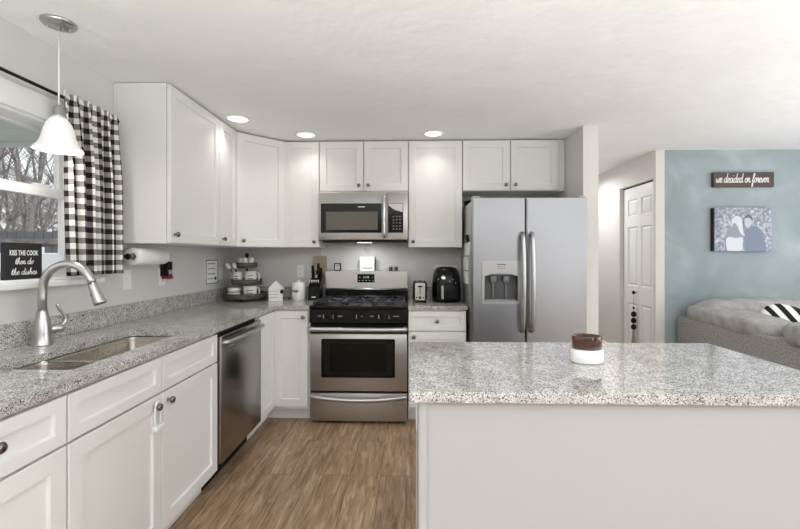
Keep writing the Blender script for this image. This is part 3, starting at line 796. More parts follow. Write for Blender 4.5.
# ------------------------------------------------------------------ things on the worktop by the corner
TX, TY = -1.45, 3.615
tr = T('tiered_tray', 'three tier weathered wood tray stand in the counter corner', 'tray', (TX, TY, CZ1))
tz = (.9145, 1.048, 1.193); trr = (.172, .128, .085)
for z, r in zip(tz, trr):
    tr.part('tier', MB().lathe([(r - .012, 0), (r, .006), (r + .004, .045), (r + .004, .05), (r - .006, .05), (r - .012, .02), (.01, .02)], (TX, TY, z + (.012 if z < 1 else 0)), 30), M['trayw'])
tr.part('post', MB().cyl((TX, TY, .94), (TX, TY, 1.29), .008, n=10), M['black'])
tr.part('finial', MB().lathe([(.006, 0), (.012, .006), (.018, .02), (.014, .036), (.002, .042)], (TX, TY, 1.285), 16), M['black'])
for k in range(3):
    a = 2 * PI * k / 3 + .5
    tr.part('foot', MB().lathe([(.012, 0), (.012, .012)], (TX + .12 * math.cos(a), TY + .12 * math.sin(a), .9145), 12), M['black'])
def mug(x, y, z, r, h, ha, label, seed, grp='white lettered mugs on the tiered tray'):
    t = T('mug', label, 'mug', (x, y, z), grp)
    b = t.part('cup', MB().lathe([(r * .9, 0), (r, .004), (r, h), (r - .004, h), (r - .005, .01), (.004, .008)], (x, y, z + .0004), 24), M['white'])
    d = Vector((math.cos(ha), math.sin(ha), 0))
    p = [Vector((x, y, z + h * .82)) + d * (r - .002), Vector((x, y, z + h * .85)) + d * (r + .022), Vector((x, y, z + h * .5)) + d * (r + .03), Vector((x, y, z + h * .2)) + d * (r + .018), Vector((x, y, z + h * .2)) + d * (r - .002)]
    t.part('handle', MB().tube(catmull([tuple(v) for v in p], 4), .005, 8), M['white'])
    vd = Vector((-x, -y, 0)).normalized(); xd = Vector((-vd.y, vd.x, 0))
    if xd.x < 0: xd = -xd
    mx = frame(Vector((x, y, z + h * .62)) + vd * (r - .001), xd, (0, 0, 1))
    t.part('lettering', scribble(mx, 2, r * .9, h * .25, h * .08, seed), M['ink'])
    return t
zb = .9145 + .012 + .0205
mug(TX + .06, TY - .08, zb, .056, .095, -.15, 'white lettered mug on the bottom tier of the tray', 3)
mug(TX + .05, TY - .045, 1.0685, .05, .098, -.1, 'white lettered mug on the middle tier of the tray', 4)
for i, (z, lab) in enumerate(((zb, 'lower white bowl stacked on the bottom tier of the tray'), (zb + .0405, 'upper white bowl stacked on the bottom tier of the tray'))):
    single('bowl', MB().lathe([(.03, 0), (.05, .009), (.057, .04), (.054, .04), (.046, .011), (.004, .006)], (TX - .075, TY - .085, z), 24), M['white'], lab, 'bowl', 'white bowls on the tiered tray')
cr = T('utensil_crock', 'small white lettered crock holding spoons on the middle tier', 'crock', (TX - .06, TY - .055, 1.0685))
cr.part('pot', MB().lathe([(.037, 0), (.04, .004), (.042, .095), (.038, .095), (.035, .01), (.004, .008)], (TX - .06, TY - .055, 1.0689), 22), M['white'])
cr.part('lettering', scribble(on_back(TX - .052, TY - .0965, 1.125), 2, .03, .02, .008, 9), M['ink'])
for k, (dx, dy, ln, m_, lab) in enumerate(((-.075, -.01, .15, 'white', 'white spoon leaning farthest out of the crock on the tray'), (-.055, .012, .145, 'board', 'wooden spoon in the crock on the tray'), (-.04, -.012, .135, 'white', 'white spoon standing steepest in the crock on the tray'))):
    p0 = Vector((TX - .066 + k * .012, TY - .055 + dy * .6, 1.10)); d = Vector((dx, dy, .12)).normalized()
    sp = T('spoon', lab, 'spoon', tuple(p0), 'spoons in the crock')
    sp.part('handle', MB().tube([p0, p0 + d * ln * .7], .004, 8), M['black' if k != 1 else 'board'])
    sp.part('spoon_head', MB().lathe([(.004, 0), (.014, .012), (.018, .03), (.015, .048), (.003, .056)], p0 + d * ln * .7, 12, d, sy=.35), M[m_])
for k, dx in enumerate((-.046, 0.004, .05)):
    nm = ('white jar at the window-side end of the top tier', 'middle white jar on the top tier of the tray', 'white jar at the range-side end of the top tier')[k]
    single('jar', MB().lathe([(.02, 0), (.022, .003), (.022, .062), (.018, .07), (.003, .072)], (TX + dx, TY - (.03 if k != 1 else .05), 1.2135), 18), M['white'], nm, 'jar', 'small jars on the top tier')

# house box and canister
hx, hy = -1.165, 3.53
HM = Matrix.Translation((hx, hy, CZ1)) @ Matrix.Rotation(.30, 4, 'Z')
ho = T('house_box', 'white wooden house shaped box with peaked roof on the counter', 'ornament', (hx, hy, CZ1))
ho.part('house_body', MB(HM).box(-.058, .058, -.04, .04, .0003, .106, .002), M['white'])
rf = MB(HM @ on_back(0, .045, 0)); rf.prism([(-.066, .1065), (.066, .1065), (0, .178)], 0, .09)
ho.part('roof', rf, M['white'])
ho.part('lettering', scribble(HM @ on_back(-.014, -.0405, .085), 3, .066, .026, .006, 12), M['buttons'])
ho.part('heart_tag', MB(HM).blob((.05, -.05, .082), (.014, .006, .018), sq=.9), M['black'])
cx_, cy_ = -.985, 3.60
cn = T('canister', 'round white lidded canister with dark lettering on the counter', 'canister', (cx_, cy_, CZ1))
cn.part('jar', MB().lathe([(.055, 0), (.06, .004), (.061, .135), (.058, .142)], (cx_, cy_, CZ1 + .0003), 30), M['white'])
cl = cn.part('lid', MB().lathe([(.059, 0), (.059, .006), (.05, .014), (.012, .018), (.008, .022), (.013, .032), (.002, .036)], (cx_, cy_, CZ1 + .1428), 30), M['white'])
tx = text_mb('sugar', .034, on_back(0, 0, 0), depth=.0004, bold=.0008)
for v in tx.bm.verts:
    a = v.co.x / .0615
    v.co = Vector((cx_ - .006 + .0617 * math.sin(a), cy_ - .0617 * math.cos(a) + v.co.y, v.co.z + .99))
cn.part('lettering', tx, M['ink'])
# knife block with its knives
kx0, kx1 = -.893, -.7925
kb = T('knife_block', 'black knife block beside the gas range', 'knife block', (-.843, 3.63, CZ1))
pr = MB(frame((kx0, 0, 0), (0, 1, 0), (0, 0, 1))); pr.prism([(3.56, .9145), (3.70, .9145), (3.70, 1.105), (3.655, 1.105), (3.56, 1.02)], 0, kx1 - kx0)
kb.part('block', pr, M['black'])
kb.part('badge', MB().box(-.862, -.826, 3.5588, 3.5596, .940, .948), M['signwhite'])
for i in range(6):
    x = kx0 + .012 + i * .0152
    b0 = Vector((x, 3.585, 1.044)); d = Vector((0, -.35, .72)).normalized()
    k = T('steak_knife', ('first', 'second', 'third', 'fourth', 'fifth', 'sixth')[i] + ' steel handled steak knife in the block, counted towards the range', 'knife', tuple(b0), 'steak knives in the block')
    k.part('knife_handle', MB().tube([b0, b0 + d * .055], .0045, 8), M['cutlery'])
for i, (x, y, h, r, lab) in enumerate(((kx0 + .02, 3.668, .11, .014, 'tall black handled knife at the window side of the block'), (kx0 + .072, 3.665, .13, .015, 'tallest black handled knife standing in the block'), (kx0 + .09, 3.69, .09, .011, 'short black handled knife next to the range in the block'))):
    b0 = Vector((x, y, 1.1055)); d = Vector((0, -.16, 1)).normalized()
    k = T('kitchen_knife', lab, 'knife', tuple(b0), 'kitchen knives in the block')
    h_ = k.part('knife_handle', MB().tube([b0, b0 + d * h * .5, b0 + d * h], [r * .85, r, r * .8], 10), M['black'])
    k.part('rivet', MB().cyl(b0 + d * h * .3 + Vector((0, -r - .001, 0)), b0 + d * h * .3 + Vector((0, -r + .004, 0)), .003, n=8), M['cutlery'], h_)
sc = T('scissors', 'black handled scissors in the middle of the knife block', 'scissors', (kx0 + .048, 3.675, 1.1055))
sc.part('blades', MB().box(kx0 + .044, kx0 + .052, 3.673, 3.677, 1.1055, 1.13), M['cutlery'])
for s_ in (-1, 1):
    c0 = Vector((kx0 + .048 + s_ * .012, 3.673, 1.15))
    sc.part('finger_loop', MB().tube([c0 + Vector((.011 * math.cos(a), 0, .02 * math.sin(a))) for a in [2 * PI * q / 14 for q in range(14)]], .0035, 8, True), M['black'])
# cutting board hanging from a white hook
cb = MB(on_back(-.845, YB - .002, 0)); cb.slab(rrect(-.063, .063, 1.035, 1.30, .02, 4), [], 0, .014)
bo = T('cutting_board', 'pale wooden board hanging on the wall behind the knife block', 'cutting board', (-.845, YB - .01, 1.035))
bo.part('board', cb, M['board'])
hk = MB(); hk.box(-.832, -.818, YB - .01, YB - .001, 1.306, 1.365, .002); hk.tube([(-.825, YB - .008, 1.315), (-.825, YB - .02, 1.308), (-.825, YB - .022, 1.318)], .004, 8)
single('wall_hook', hk, M['whiteplastic'], 'white hook on the wall above the wooden board', 'hook')

# small things on the range backguard
fm = T('picture_frame', 'small black framed print standing on the range back', 'frame', (-.672, 3.77, 1.163))
mb = MB(on_back(-.672, 3.775, 0)); mb.slab(rect(-.032, .032, 1.1635, 1.235), [rect(-.023, .023, 1.173, 1.2255)], 0, .014)
fm.part('frame', mb, M['black'])
fm.part('print', MB().box(-.6955, -.6485, 3.768, 3.772, 1.1725, 1.226), M['paper'])
fm.part('lettering', scribble(on_back(-.672, 3.7678, 1.212), 3, .03, .012, .004, 5), M['ink'])
bs = T('block_sign', 'white lettered block sign standing on the range back', 'sign', (-.40, 3.775, 1.163))
bs.part('panel', MB().box(-.469, -.333, 3.765, 3.79, 1.1635, 1.292, .002), M['paper'])
bs.part('side_edge', MB().box(-.3325, -.324, 3.766, 3.79, 1.1635, 1.292), M['ink'], label='dark edge')
bs.part('lettering', scribble(on_back(-.405, 3.7648, 1.268), 3, .06, .024, .003, 8), M['buttons'])
sg = cursive('the dishes', .011, on_back(-.40, 3.7648, 1.184), .085, .0011)
sg.bm.free()
sg = scribble(on_back(-.395, 3.7648, 1.19), 1, .09, .02, .006, 21)
bs.part('script_line', sg, M['ink'])
wl = MB().tube(catmull([(-.402, 3.81, 1.432), (-.415, 3.81, 1.40), (-.418, 3.81, 1.36), (-.402, 3.81, 1.325), (-.386, 3.81, 1.36), (-.389, 3.81, 1.40), (-.400, 3.81, 1.432)], 5), .0028, 6)
single('cord_loop', wl, M['nickel'], 'thin grey cord looped on the wall below the microwave', 'cord')
for x, m_, lab in ((-.185, 'cutlery', 'shaker with steel top on the range back, nearer the display'), (-.135, 'cutlery', 'shaker with steel top at the toaster end of the range back')):
    t = T('shaker', lab, 'shaker', (x, 3.77, 1.163), 'shakers on the range back')
    t.part('jar', MB().lathe([(.017, 0), (.018, .004), (.014, .028)], (x, 3.77, 1.1635), 16), mat('dark_pepper_glass', (60, 56, 54), 0.1))
    t.part('cap', MB().lathe([(.016, 0), (.017, .008), (.013, .017), (.002, .02)], (x, 3.77, 1.1918), 16), M[m_])

# toaster and air fryer
to = T('toaster', 'black and steel toaster end-on beside the range', 'toaster', (.075, 3.53, CZ1))
to.part('body', MB().box(.018, .134, 3.415, 3.67, CZ1 + .012, 1.088, .022, 4), M['black'])
to.part('end_plate', MB(on_back(0, 3.4148, 0)).slab(rrect(.034, .118, .935, 1.078, .012, 4), [rect(.073, .079, .985, 1.055)], 0, .003), M['toastsilver'])
to.part('lever', MB().box(.058, .094, 3.395, 3.411, 1.043, 1.055, .004, 2), M['black'])
to.part('slot_panel', MB().box(.07, .082, 3.4145, 3.416, .98, 1.06), M['black'])
for x, r in ((.048, .006), (.076, .011), (.104, .006)):
    to.part('dial', MB().lathe([(r, 0), (r, .008), (r * .8, .01)], (x, 3.4115, .957), 14, (0, -1, 0)), M['black'])
for x in (.052, .10):
    to.part('bread_slot', MB().box(x - .011, x + .011, 3.45, 3.64, 1.0882, 1.0898), M['toastsilver'])
for x in (.03, .122):
    for y in (3.44, 3.645): to.part('foot', MB().cyl((x, y, CZ1 + .0003), (x, y, CZ1 + .014), .009, n=10), M['black'])
ax, ay = .302, 3.55
af = T('air_fryer', 'tall black air fryer with steel drawer handle on the counter', 'air fryer', (ax, ay, CZ1))
rows = []
for z, w, d, in ((0, .105, .125), (.006, .118, .137), (.05, .123, .142), (.15, .12, .14), (.22, .112, .132), (.262, .10, .118), (.284, .082, .098), (.294, .05, .06)):
    row = []
    for i in range(36):
        a = 2 * PI * i / 36
        row.append((ax + w * math.copysign(abs(math.cos(a)) ** .62, math.cos(a)), ay + d * math.copysign(abs(math.sin(a)) ** .62, math.sin(a)), CZ1 + .0004 + z))
    rows.append(row)
mb = MB(); mb.grid(rows, True, True); n_ = 36
mb._add(rows[-1], [tuple(range(n_))]); mb._add(rows[0], [tuple(range(n_))[::-1]])
af.part('body', mb, M['blackenamel'])
af.part('basket', MB().box(ax - .085, ax + .085, ay - .15, ay - .136, CZ1 + .03, CZ1 + .15, .006, 2), M['black'])
ah = af.part('handle', MB().box(ax - .058, ax - .032, ay - .186, ay - .1505, CZ1 + .03, CZ1 + .152, .007, 2), M['black'])
af.part('handle_strip', MB().box(ax - .054, ax - .036, ay - .1875, ay - .1862, CZ1 + .036, CZ1 + .146), M['toastsilver'], ah)
af.part('dial', MB().lathe([(.02, 0), (.019, .008), (.014, .01)], (ax - .034, ay - .14, CZ1 + .205), 20, (0, -1, .15)), M['toastsilver'])
for x, z in ((-.075, .195), (.018, .178), (.045, .192), (.066, .165)):
    af.part('indicator', MB().lathe([(.005, 0), (.004, .004)], (ax + x, ay - .141, CZ1 + z), 10, (0, -1, .1)), M['buttons'])

# ------------------------------------------------------------------ wall plates and hangings
def plate(axis, u0, u1, z0, z1, label, cat='outlet', kind='outlet'):
    if axis == 'left':
        P = lambda u, d, z: (XL + d, u, z); B = lambda a, b, c, d, e, f: (XL + c, XL + d, a, b, e, f)
    else:
        B = lambda a, b, c, d, e, f: (a, b, YB - d, YB - c, e, f)
    um, zm = (u0 + u1) / 2, (z0 + z1) / 2
    nm = 'switch_plate' if kind == 'switch' else 'outlet_plate'
    t = T(nm, label, cat, (XL + .003, um, z0) if axis == 'left' else (um, YB - .003, z0))
    t.part('plate', MB().box(*B(u0, u1, .0005, .006, z0, z1), .0015), M['whiteplastic'])
    if kind == 'switch':
        t.part('toggle', MB().box(*B(um - .005, um + .005, .0062, .016, zm - .012, zm + .010), .002), M['whiteplastic'])
    else:
        for dz in (-.026, .026):
            f = t.part('socket', MB().box(*B(um - .016, um + .016, .0062, .008, zm + dz - .014, zm + dz + .014), .001), M['whiteplastic'])
            mb = MB()
            for du in (-.007, .005): mb.box(*B(um + du, um + du + .002, .0081, .0085, zm + dz - .006, zm + dz + .006))
            t.part('slots', mb, M['ink'], f)
plate('left', 2.378, 2.452, 1.10, 1.218, 'white switch plate on the wall below the curtain end of the paper towels', 'switch', 'switch')
plate('left', 2.724, 2.798, 1.10, 1.218, 'white outlet plate holding the black and red plug-in gadget')
plate('left', 3.60, 3.66, 1.09, 1.204, 'white outlet plate beside the tiered tray, next to the white wall sign')
plate('back', -1.062, -.998, 1.10, 1.215, 'white outlet plate on the wall above the round canister')
plate('back', .215, .43, 1.085, 1.22, 'wide white outlet plate behind the air fryer')
pg = T('plug_in_gadget', 'black plug-in gadget with red base below the paper towel roll', 'gadget', (XL + .04, 2.76, 1.14))
pg.part('case', MB().box(XL + .0087, XL + .06, 2.732, 2.79, 1.165, 1.262, .004, 2), M['black'])
pg.part('red_base', MB().box(XL + .014, XL + .066, 2.738, 2.788, 1.145, 1.1648, .003, 2), M['red'])
pg.part('silver_face', MB().box(XL + .0602, XL + .063, 2.742, 2.782, 1.175, 1.205, .001), M['buttons'])
# paper towel holder and roll
ph = T('paper_towel_holder', 'nickel wall bracket carrying the paper towel roll', 'holder', (XL + .03, 2.47, 1.297))
ph.part('wall_plate', MB().box(XL + .0005, XL + .012, 2.285, 2.325, 1.255, 1.34, .003, 1), M['knob'])
ph.part('arm', MB().box(XL + .0122, -1.588, 2.30, 2.31, 1.287, 1.307, .002), M['knob'])
ph.part('rod', MB().cyl((-1.60, 2.3102, 1.297), (-1.60, 2.63, 1.297), .007, n=12), M['knob'])
ph.part('end_knob', MB().lathe([(.012, 0), (.018, .006), (.016, .014), (.004, .017)], (-1.60, 2.299, 1.297), 16, (0, -1, 0)), M['black'])
rl = MB(); rl.lathe([(.02, 0), (.048, 0), (.05, .002), (.05, .284), (.048, .286), (.02, .286), (.02, 0)], (-1.60, 2.331, 1.297), 40, (0, 1, 0), cap=False)
single('paper_towel_roll', rl, M['paper'], 'white paper towel roll mounted on the wall by the curtain', 'paper towel')
ws = T('wall_sign', 'small white lettered sign on the wall before the tiered tray', 'sign', (XL + .008, 3.45, 1.064))
ws.part('panel', MB().box(XL + .001, XL + .012, 3.345, 3.555, 1.066, 1.267, .001), M['paper'])
e_ = MB(on_left(XL + .0121, 0, 0)); e_.slab(rect(3.345, 3.555, 1.066, 1.267), [rect(3.352, 3.548, 1.072, 1.261)], 0, .001)
ws.part('border', e_, M['ink'])
ws.part('lettering', scribble(on_left(XL + .0122, 3.44, 1.235), 4, .13, .042, .007, 31), M['ink'])
ws.part('mark', MB().blob((XL + .0135, 3.51, 1.11), (.0015, .014, .018)), M['ink'])

# ------------------------------------------------------------------ window dressing
rd = T('curtain_rod', 'thin black curtain rod above the kitchen window', 'curtain rod', (-1.62, 1.6, 2.04))
rd.part('rod', MB().cyl((-1.62, .66, 2.04), (-1.62, 2.205, 2.04), .0075, n=12), M['black'])
rd.part('finial', MB().lathe([(.008, 0), (.014, .006), (.02, .016), (.014, .03), (.003, .034)], (-1.62, 2.2055, 2.04), 16, (0, 1, 0)), M['black'])
for y in (.75, 2.196):
    rd.part('bracket', MB().box(-1.6935, -1.628, y - .004, y + .004, 2.028, 2.04, .001), M['black'])
# curtain panel with folds; UV follows the cloth
NY, NZ = 120, 40
y0c, y1c, ztop, zbot = 1.845, 2.190, 2.062, 1.206
me = bpy.data.meshes.new('curtain_panel'); bmc = bmesh.new(); uvl = bmc.loops.layers.uv.new('UVMap')
grid = []; ulen = []
for j in range(NZ + 1):
    v = j / NZ; z = ztop + (zbot - ztop) * v; row = []; acc = 0; prev = None; us = []
    amp = .010 + .020 * min(1, v * 2.5)
    if abs(z - 2.04) < .012: amp *= .5
    for i in range(NY + 1):
        u = i / NY
        wv = math.sin(u * 2 * PI * 5.0 + .5 + .5 * math.sin(v * 2)) + .4 * math.sin(u * 2 * PI * 9 + 1.3)
        x = -1.598 + amp * wv + .004 * v
        y = y0c + (y1c - y0c) * u + .025 * v * (1 - u) * (0.6 + .4 * v) + .008 * math.sin(u * 2 * PI * 5 + 2)
        p = Vector((x, y, z))
        if prev is not None: acc += math.hypot(p.x - prev.x, p.y - prev.y)
        prev = p; us.append(acc); row.append(bmc.verts.new(p))
    grid.append(row); ulen.append(us)
for j in range(NZ):
    for i in range(NY):
        f = bmc.faces.new((grid[j][i], grid[j][i + 1], grid[j + 1][i + 1], grid[j + 1][i])); f.smooth = True
        uv = ((ulen[20][i], j), (ulen[20][i + 1], j), (ulen[20][i + 1], j + 1), (ulen[20][i], j + 1))
        for lp_, (a, b) in zip(f.loops, uv):
            lp_[uvl].uv = (a / .064, b / NZ * (ztop - zbot) / .054)
bmc.to_mesh(me); bmc.free(); me.materials.append(M['check'])
co = bpy.data.objects.new('curtain', me); COL.objects.link(co)
co['label'] = 'black and white buffalo check curtain hanging at the window'; co['category'] = 'curtain'
md = co.modifiers.new('thickness', 'SOLIDIFY'); md.thickness = .0015; md.offset = 0
# sill sign
ks = T('sill_sign', 'black lettered sign standing on the window sill', 'sign', (-1.71, 1.775, WZ0))
ks.part('panel', MB().box(-1.722, -1.704, 1.686, 1.864, WZ0 + .0004, 1.357, .002), M['signblack'])
ks.part('print_lettering', text_mb('KISS THE COOK', .031, on_left(-1.7038, 1.775, 1.303), sx=.60, depth=.0004, bold=.0006), M['signwhite'])
ks.part('script_lettering', cursive('then do', .0145, on_left(-1.7038, 1.775, 1.264), .085, .0012), M['signwhite'])
ks.part('script_lettering', cursive('the dishes', .0145, on_left(-1.7038, 1.775, 1.218), .12, .0012), M['signwhite'])

# ------------------------------------------------------------------ lamps
px_, py_ = -1.491, 1.71
pd = T('pendant_lamp', 'pendant lamp with bell shaped frosted glass shade above the sink', 'lamp', (px_, py_, CE))
pd.part('canopy', MB().lathe([(.064, 0), (.064, .006), (.058, .014), (.03, .022), (.012, .024), (.008, .034), (.003, .036)], (px_, py_, CE - .0003), 30, (0, 0, -1)), M['nickel'])
for dx, dy in ((.03, .02), (-.03, -.02)):
    pd.part('screw', MB().lathe([(.005, 0), (.005, .008), (.002, .011)], (px_ + dx, py_ + dy, CE - .019), 10, (0, 0, -1)), M['nickel'])
pd.part('cord', MB().cyl((px_, py_, CE - .034), (px_, py_, 1.935), .003, n=8), M['whiteplastic'])
pd.part('socket_cap', MB().lathe([(.006, 0), (.014, -.006), (.022, -.012), (.023, -.045), (.028, -.05)], (px_, py_, 1.938), 22), M['nickel'])
wob = lambda a, k: 1 + (.035 * math.cos(5 * a) * max(0, k - 4) / 3)
sh = MB(); sh.lathe([(.024, 0), (.03, -.008), (.045, -.03), (.054, -.06), (.06, -.09), (.07, -.115), (.083, -.132), (.089, -.140)], (px_, py_, 1.888), 50, cap=False, wob=wob)
so = pd.part('shade', sh, M['shade']); md = so.modifiers.new('thickness', 'SOLIDIFY'); md.thickness = .003
pd.part('bulb', MB().blob((px_, py_, 1.80), (.027, .027, .04)), M['lens'])
pl_ = bpy.data.lights.new('pendant_glow', 'POINT'); pl_.energy = 2; pl_.color = (1, .95, .88); pl_.shadow_soft_size = .03
po = bpy.data.objects.new('pendant_glow', pl_); COL.objects.link(po); po.parent = pd.o; po.location = (0, 0, 1.735 - CE)
for i, (x, y, lab) in enumerate(((-1.243, 2.935, 'recessed ceiling light in front of the narrow wall cabinet'), (-.853, 3.338, 'recessed ceiling light in front of the cabinet above the canister'), (.18, 3.33, 'recessed ceiling light in front of the cabinet above the air fryer'))):
    t = T('ceiling_light', lab, 'ceiling light', (x, y, CE), 'recessed ceiling lights')
    t.part('trim_ring', MB().lathe([(.066, 0), (.088, 0), (.09, .004), (.086, .010), (.07, .008), (.066, 0)], (x, y, CE - .0003), 36, (0, 0, -1), cap=False), M['trim'])
    t.part('lens', MB().lathe([(.0655, 0), (.0655, .004), (.05, .006), (.002, .007)], (x, y, CE - .0003), 30, (0, 0, -1)), M['lens'])
    l = bpy.data.lights.new('downlight', 'AREA'); l.shape = 'DISK'; l.size = .12; l.spread = math.radians(115); l.energy = .55; l.color = (1, .97, .92)
    o = bpy.data.objects.new('downlight', l); COL.objects.link(o); o.parent = t.o; o.location = (0, 0, -.012)

# ------------------------------------------------------------------ living room
sf = T('sofa', 'grey upholstered sofa against the teal wall', 'sofa', (3.6, 3.2, 0))
SX = 2.455
sf.part('arm_frame', MB().box(SX, SX + .24, 2.42, 3.88, .04, .745, .012, 2), M['sofa'])
sf.part('back_frame', MB().box(SX + .241, 4.7, 3.62, 3.88, .04, .80, .015, 2), M['sofa'])
sf.part('base', MB().box(SX + .241, 4.7, 2.46, 3.619, .04, .30, .012, 2), M['sofa'])
sf.part('arm_frame', MB().box(4.701, 4.94, 2.42, 3.88, .04, .745, .012, 2), M['sofa'])
def cushion(c, r, sq=.5, noise=.012, seed=1, rot=None, amp2=0):
    mb = MB(); mb.blob((0, 0, 0), r, sq=sq); rnd = random.Random(seed)
    o1, o2 = rnd.uniform(0, 6), rnd.uniform(0, 6)
    for v in mb.bm.verts:
        v.co += v.co.normalized() * noise * (math.sin(v.co.x * 13 + o1) * math.cos(v.co.y * 9 + o2) + .5 * math.sin(v.co.y * 23 + v.co.z * 11))
    if rot is not None: bmesh.ops.transform(mb.bm, verts=list(mb.bm.verts), matrix=rot.to_4x4())
    bmesh.ops.translate(mb.bm, verts=list(mb.bm.verts), vec=Vector(c))
    return mb
from mathutils import Euler
sf.part('arm_cushion', cushion((SX + .15, 3.36, .785), (.165, .45, .075), seed=2, rot=Euler((.03, 0, 0)).to_matrix()), M['sofacush'])
sf.part('arm_cushion', cushion((SX + .16, 2.60, .79), (.18, .25, .085), seed=3), M['sofacush'])
for x in (3.0, 4.06):
    sf.part('back_cushion', cushion((x, 3.66, .70), (.53, .20, .235), seed=5), M['sofacush'])
for x in (3.21, 4.2):
    sf.part('seat_cushion', cushion((x, 3.0, .38), (.50, .54, .09), seed=6), M['sofacush'])
pw = cushion((0, 0, 0), (.22, .22, .07), sq=.6, noise=.006, seed=9, rot=Euler((1.15, .35, -.5)).to_matrix())
bmesh.ops.translate(pw.bm, verts=list(pw.bm.verts), vec=(2.93, 3.26, .70))
single('throw_pillow', pw, M['pillow'], 'black and white striped pillow on the grey sofa', 'pillow')

sg = T('wall_plaque', 'long dark plaque with white script on the teal wall', 'plaque', (3.06, 3.905, 1.937))
sg.part('board', MB().box(2.795, 3.34, 3.885, 3.9195, 1.938, 2.073, .002), M['plaque'])
sg.part('script_lettering', cursive('we decided on forever', .042, on_back(3.05, 3.8848, 1.978), .475, .0042, .15), M['signwhite'])
cv = T('canvas_print', 'grey canvas print of an embracing couple on the teal wall', 'picture', (3.05, 3.90, 1.346))
cv.part('canvas', MB().box(2.80, 3.315, 3.882, 3.9195, 1.346, 1.744, .002), noise_mat('pale_print_foliage', [(0.36, (128, 136, 150)), (0.5, (156, 164, 176)), (0.66, (206, 208, 214))], 38, 6, 0.8))
cv.part('canvas_edge', MB().box(2.789, 2.7995, 3.882, 3.9195, 1.346, 1.744), M['signblack'], label='dark wrapped edge of the canvas')
def figure(name, poly, rgb, z): 
    f = MB(on_back(2.80, 3.8818 - z, 1.346)); f.prism(catmull(poly + [poly[0]], 4)[:-1], 0, .0006)
    cv.part(name, f, mat(name + '_ink', rgb, .8))
figure('printed_jacket', [(.09, .01), (.10, .12), (.13, .20), (.17, .24), (.22, .20), (.26, .13), (.25, .06), (.25, .01)], (150, 160, 172), .0002)
figure('printed_suit', [(.27, .005), (.27, .14), (.30, .21), (.36, .23), (.42, .18), (.45, .08), (.46, .005)], (134, 144, 162), .0003)
figure('printed_hair', [(.15, .22), (.16, .29), (.20, .325), (.24, .30), (.25, .24), (.26, .15), (.235, .16), (.21, .22), (.18, .26)], (218, 222, 228), .0011)
figure('printed_face', [(.27, .24), (.27, .30), (.30, .325), (.33, .30), (.33, .25), (.30, .21)], (196, 200, 208), .0012)
figure('printed_cap', [(.26, .29), (.29, .335), (.33, .32), (.34, .27), (.32, .30), (.29, .305)], (112, 120, 136), .002)
figure('printed_skirt', [(.11, .005), (.10, .10), (.13, .13), (.19, .12), (.25, .125), (.25, .07), (.24, .005)], (222, 226, 232), .002)

# beads on the closet door knob
bd = T('bead_hanger', 'black bead and tassel hanger on the closet door knob', 'door hanger', (2.30, 4.32, .45))
bx, by = 2.297, 4.32
bd.part('string', MB().tube([(bx, by, .905), (bx, by, .72)], .0025, 6), M['tassel'])
bd.part('bead', MB().blob((bx, by, .765), (.012, .012, .012)), M['black'])
for z in (.70, .635, .57):
    bd.part('bead', MB().blob((bx, by, z), (.026, .026, .031)), M['black'])
bd.part('tassel', MB().lathe([(.008, 0), (.012, -.02), (.012, -.035), (.022, -.13), (.02, -.135)], (bx, by, .54), 14), M['tassel'])

# ------------------------------------------------------------------ outside the kitchen window
mb = MB(); NX = 40
rows = [[(-1.9 - 40 * i / NX, -8 + 45 * j / NX, -.7 + .05 * math.sin(i * 1.3) + max(0, (i - 8) / NX) ** 1.3 * 17 + .08 * math.sin(j * .9 + i)) for j in range(NX + 1)] for i in range(NX + 1)]
mb.grid(rows)
o = mb.make('ground', M['leaf_litter']); o['label'] = 'grey winter ground rising behind the house'; o['category'] = 'ground'; o['kind'] = 'stuff'
pr = T('porch_roof', 'grey green porch ceiling seen through the kitchen window', 'porch', (-3.3, 1.2, 2.30))
mb = MB()
for k in range(14): mb.box(-4.9, -1.83, 1.0 + k * .18, 1.0 + k * .18 + .172, 2.30, 2.33, .004)
pr.part('boards', mb, M['porch'])
pr.part('beam', MB().box(-4.9, -1.83, 3.52, 3.6, 2.27, 2.45), M['porch'])
fn = T('garden_fence', 'low white board fence outside the kitchen window', 'fence', (-5.2, 5.6, -.4))
for k in range(3):
    fn.part('rail', MB().box(-5.6, -4.1, 5.2, 5.24, .42 + k * .34, .66 + k * .34, .01), M['trim'])
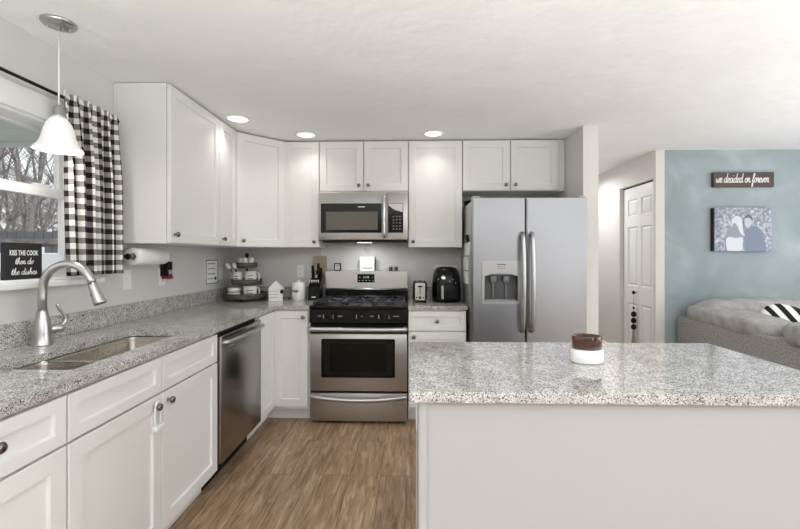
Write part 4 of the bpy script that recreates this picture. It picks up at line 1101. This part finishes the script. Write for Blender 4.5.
for x in (-5.55, -4.9, -4.2): fn.part('post', MB().box(x - .05, x + .05, 5.25, 5.35, -.75, 1.42, .01), M['trim'])
gf = T('stockade_fence', 'tall grey board fence in front of the woods outside the window', 'fence', (-6.3, 6.9, -.75))
mb = MB()
for k in range(26): mb.box(-8.2 + k * .16, -8.2 + k * .16 + .15, 6.9, 6.93, -.75, 1.72 + .02 * (k % 2))
gf.part('boards', mb, mat('weathered_grey_fence', (120, 120, 124), .9))
gf.part('rail', MB().box(-8.2, -4.04, 6.86, 6.8995, 1.5, 1.6), M['bark'])
def tree(x, y, z, h, r, seed, label):
    rnd = random.Random(seed); mb = MB()
    def branch(p, d, ln, r, lev):
        pts = [p]; rad = [r]; n = 5; q = p.copy(); dd = d.copy()
        for i in range(n):
            dd = (dd + Vector((rnd.uniform(-.16, .16), rnd.uniform(-.16, .16), rnd.uniform(-.03, .1)))).normalized()
            q = q + dd * ln / n; pts.append(q.copy()); rad.append(r * (1 - .75 * (i + 1) / n))
        mb.tube(pts, rad, 5 if lev < 1 else 3)
        if lev >= 3: return
        for i in range((10, 6, 4)[lev]):
            k = rnd.randint(1, n); a = rnd.uniform(0, 2 * PI)
            nd = (dd * .7 + Vector((math.cos(a), math.sin(a), rnd.uniform(.1, .8)))).normalized()
            branch(pts[k], nd, ln * rnd.uniform(.3, .5), max(rad[k] * .45, .004), lev + 1)
    branch(Vector((x, y, z)), Vector((rnd.uniform(-.12, .12), rnd.uniform(-.12, .12), 1)).normalized(), h, r, 0)
    return single('bare_tree', mb, M['bark'], label, 'tree', 'bare trees outside the window')
for i in range(30):
    dd = 9 + (i * 11 % 26) * .62; az = (-.87 + .16 * ((i * 7) % 26) / 26) if i < 22 else (-.9 - .14 * (i - 22))
    x, y = dd * math.sin(az), dd * math.cos(az)
    tree(x, y, -.75 + max(0, (-x - 9.9) / 40) ** 1.3 * 17 - .1, 6 + (i * 5 % 4), .045 + .014 * (i % 4), 50 + i, 'bare grey winter tree in the woods outside the kitchen window')
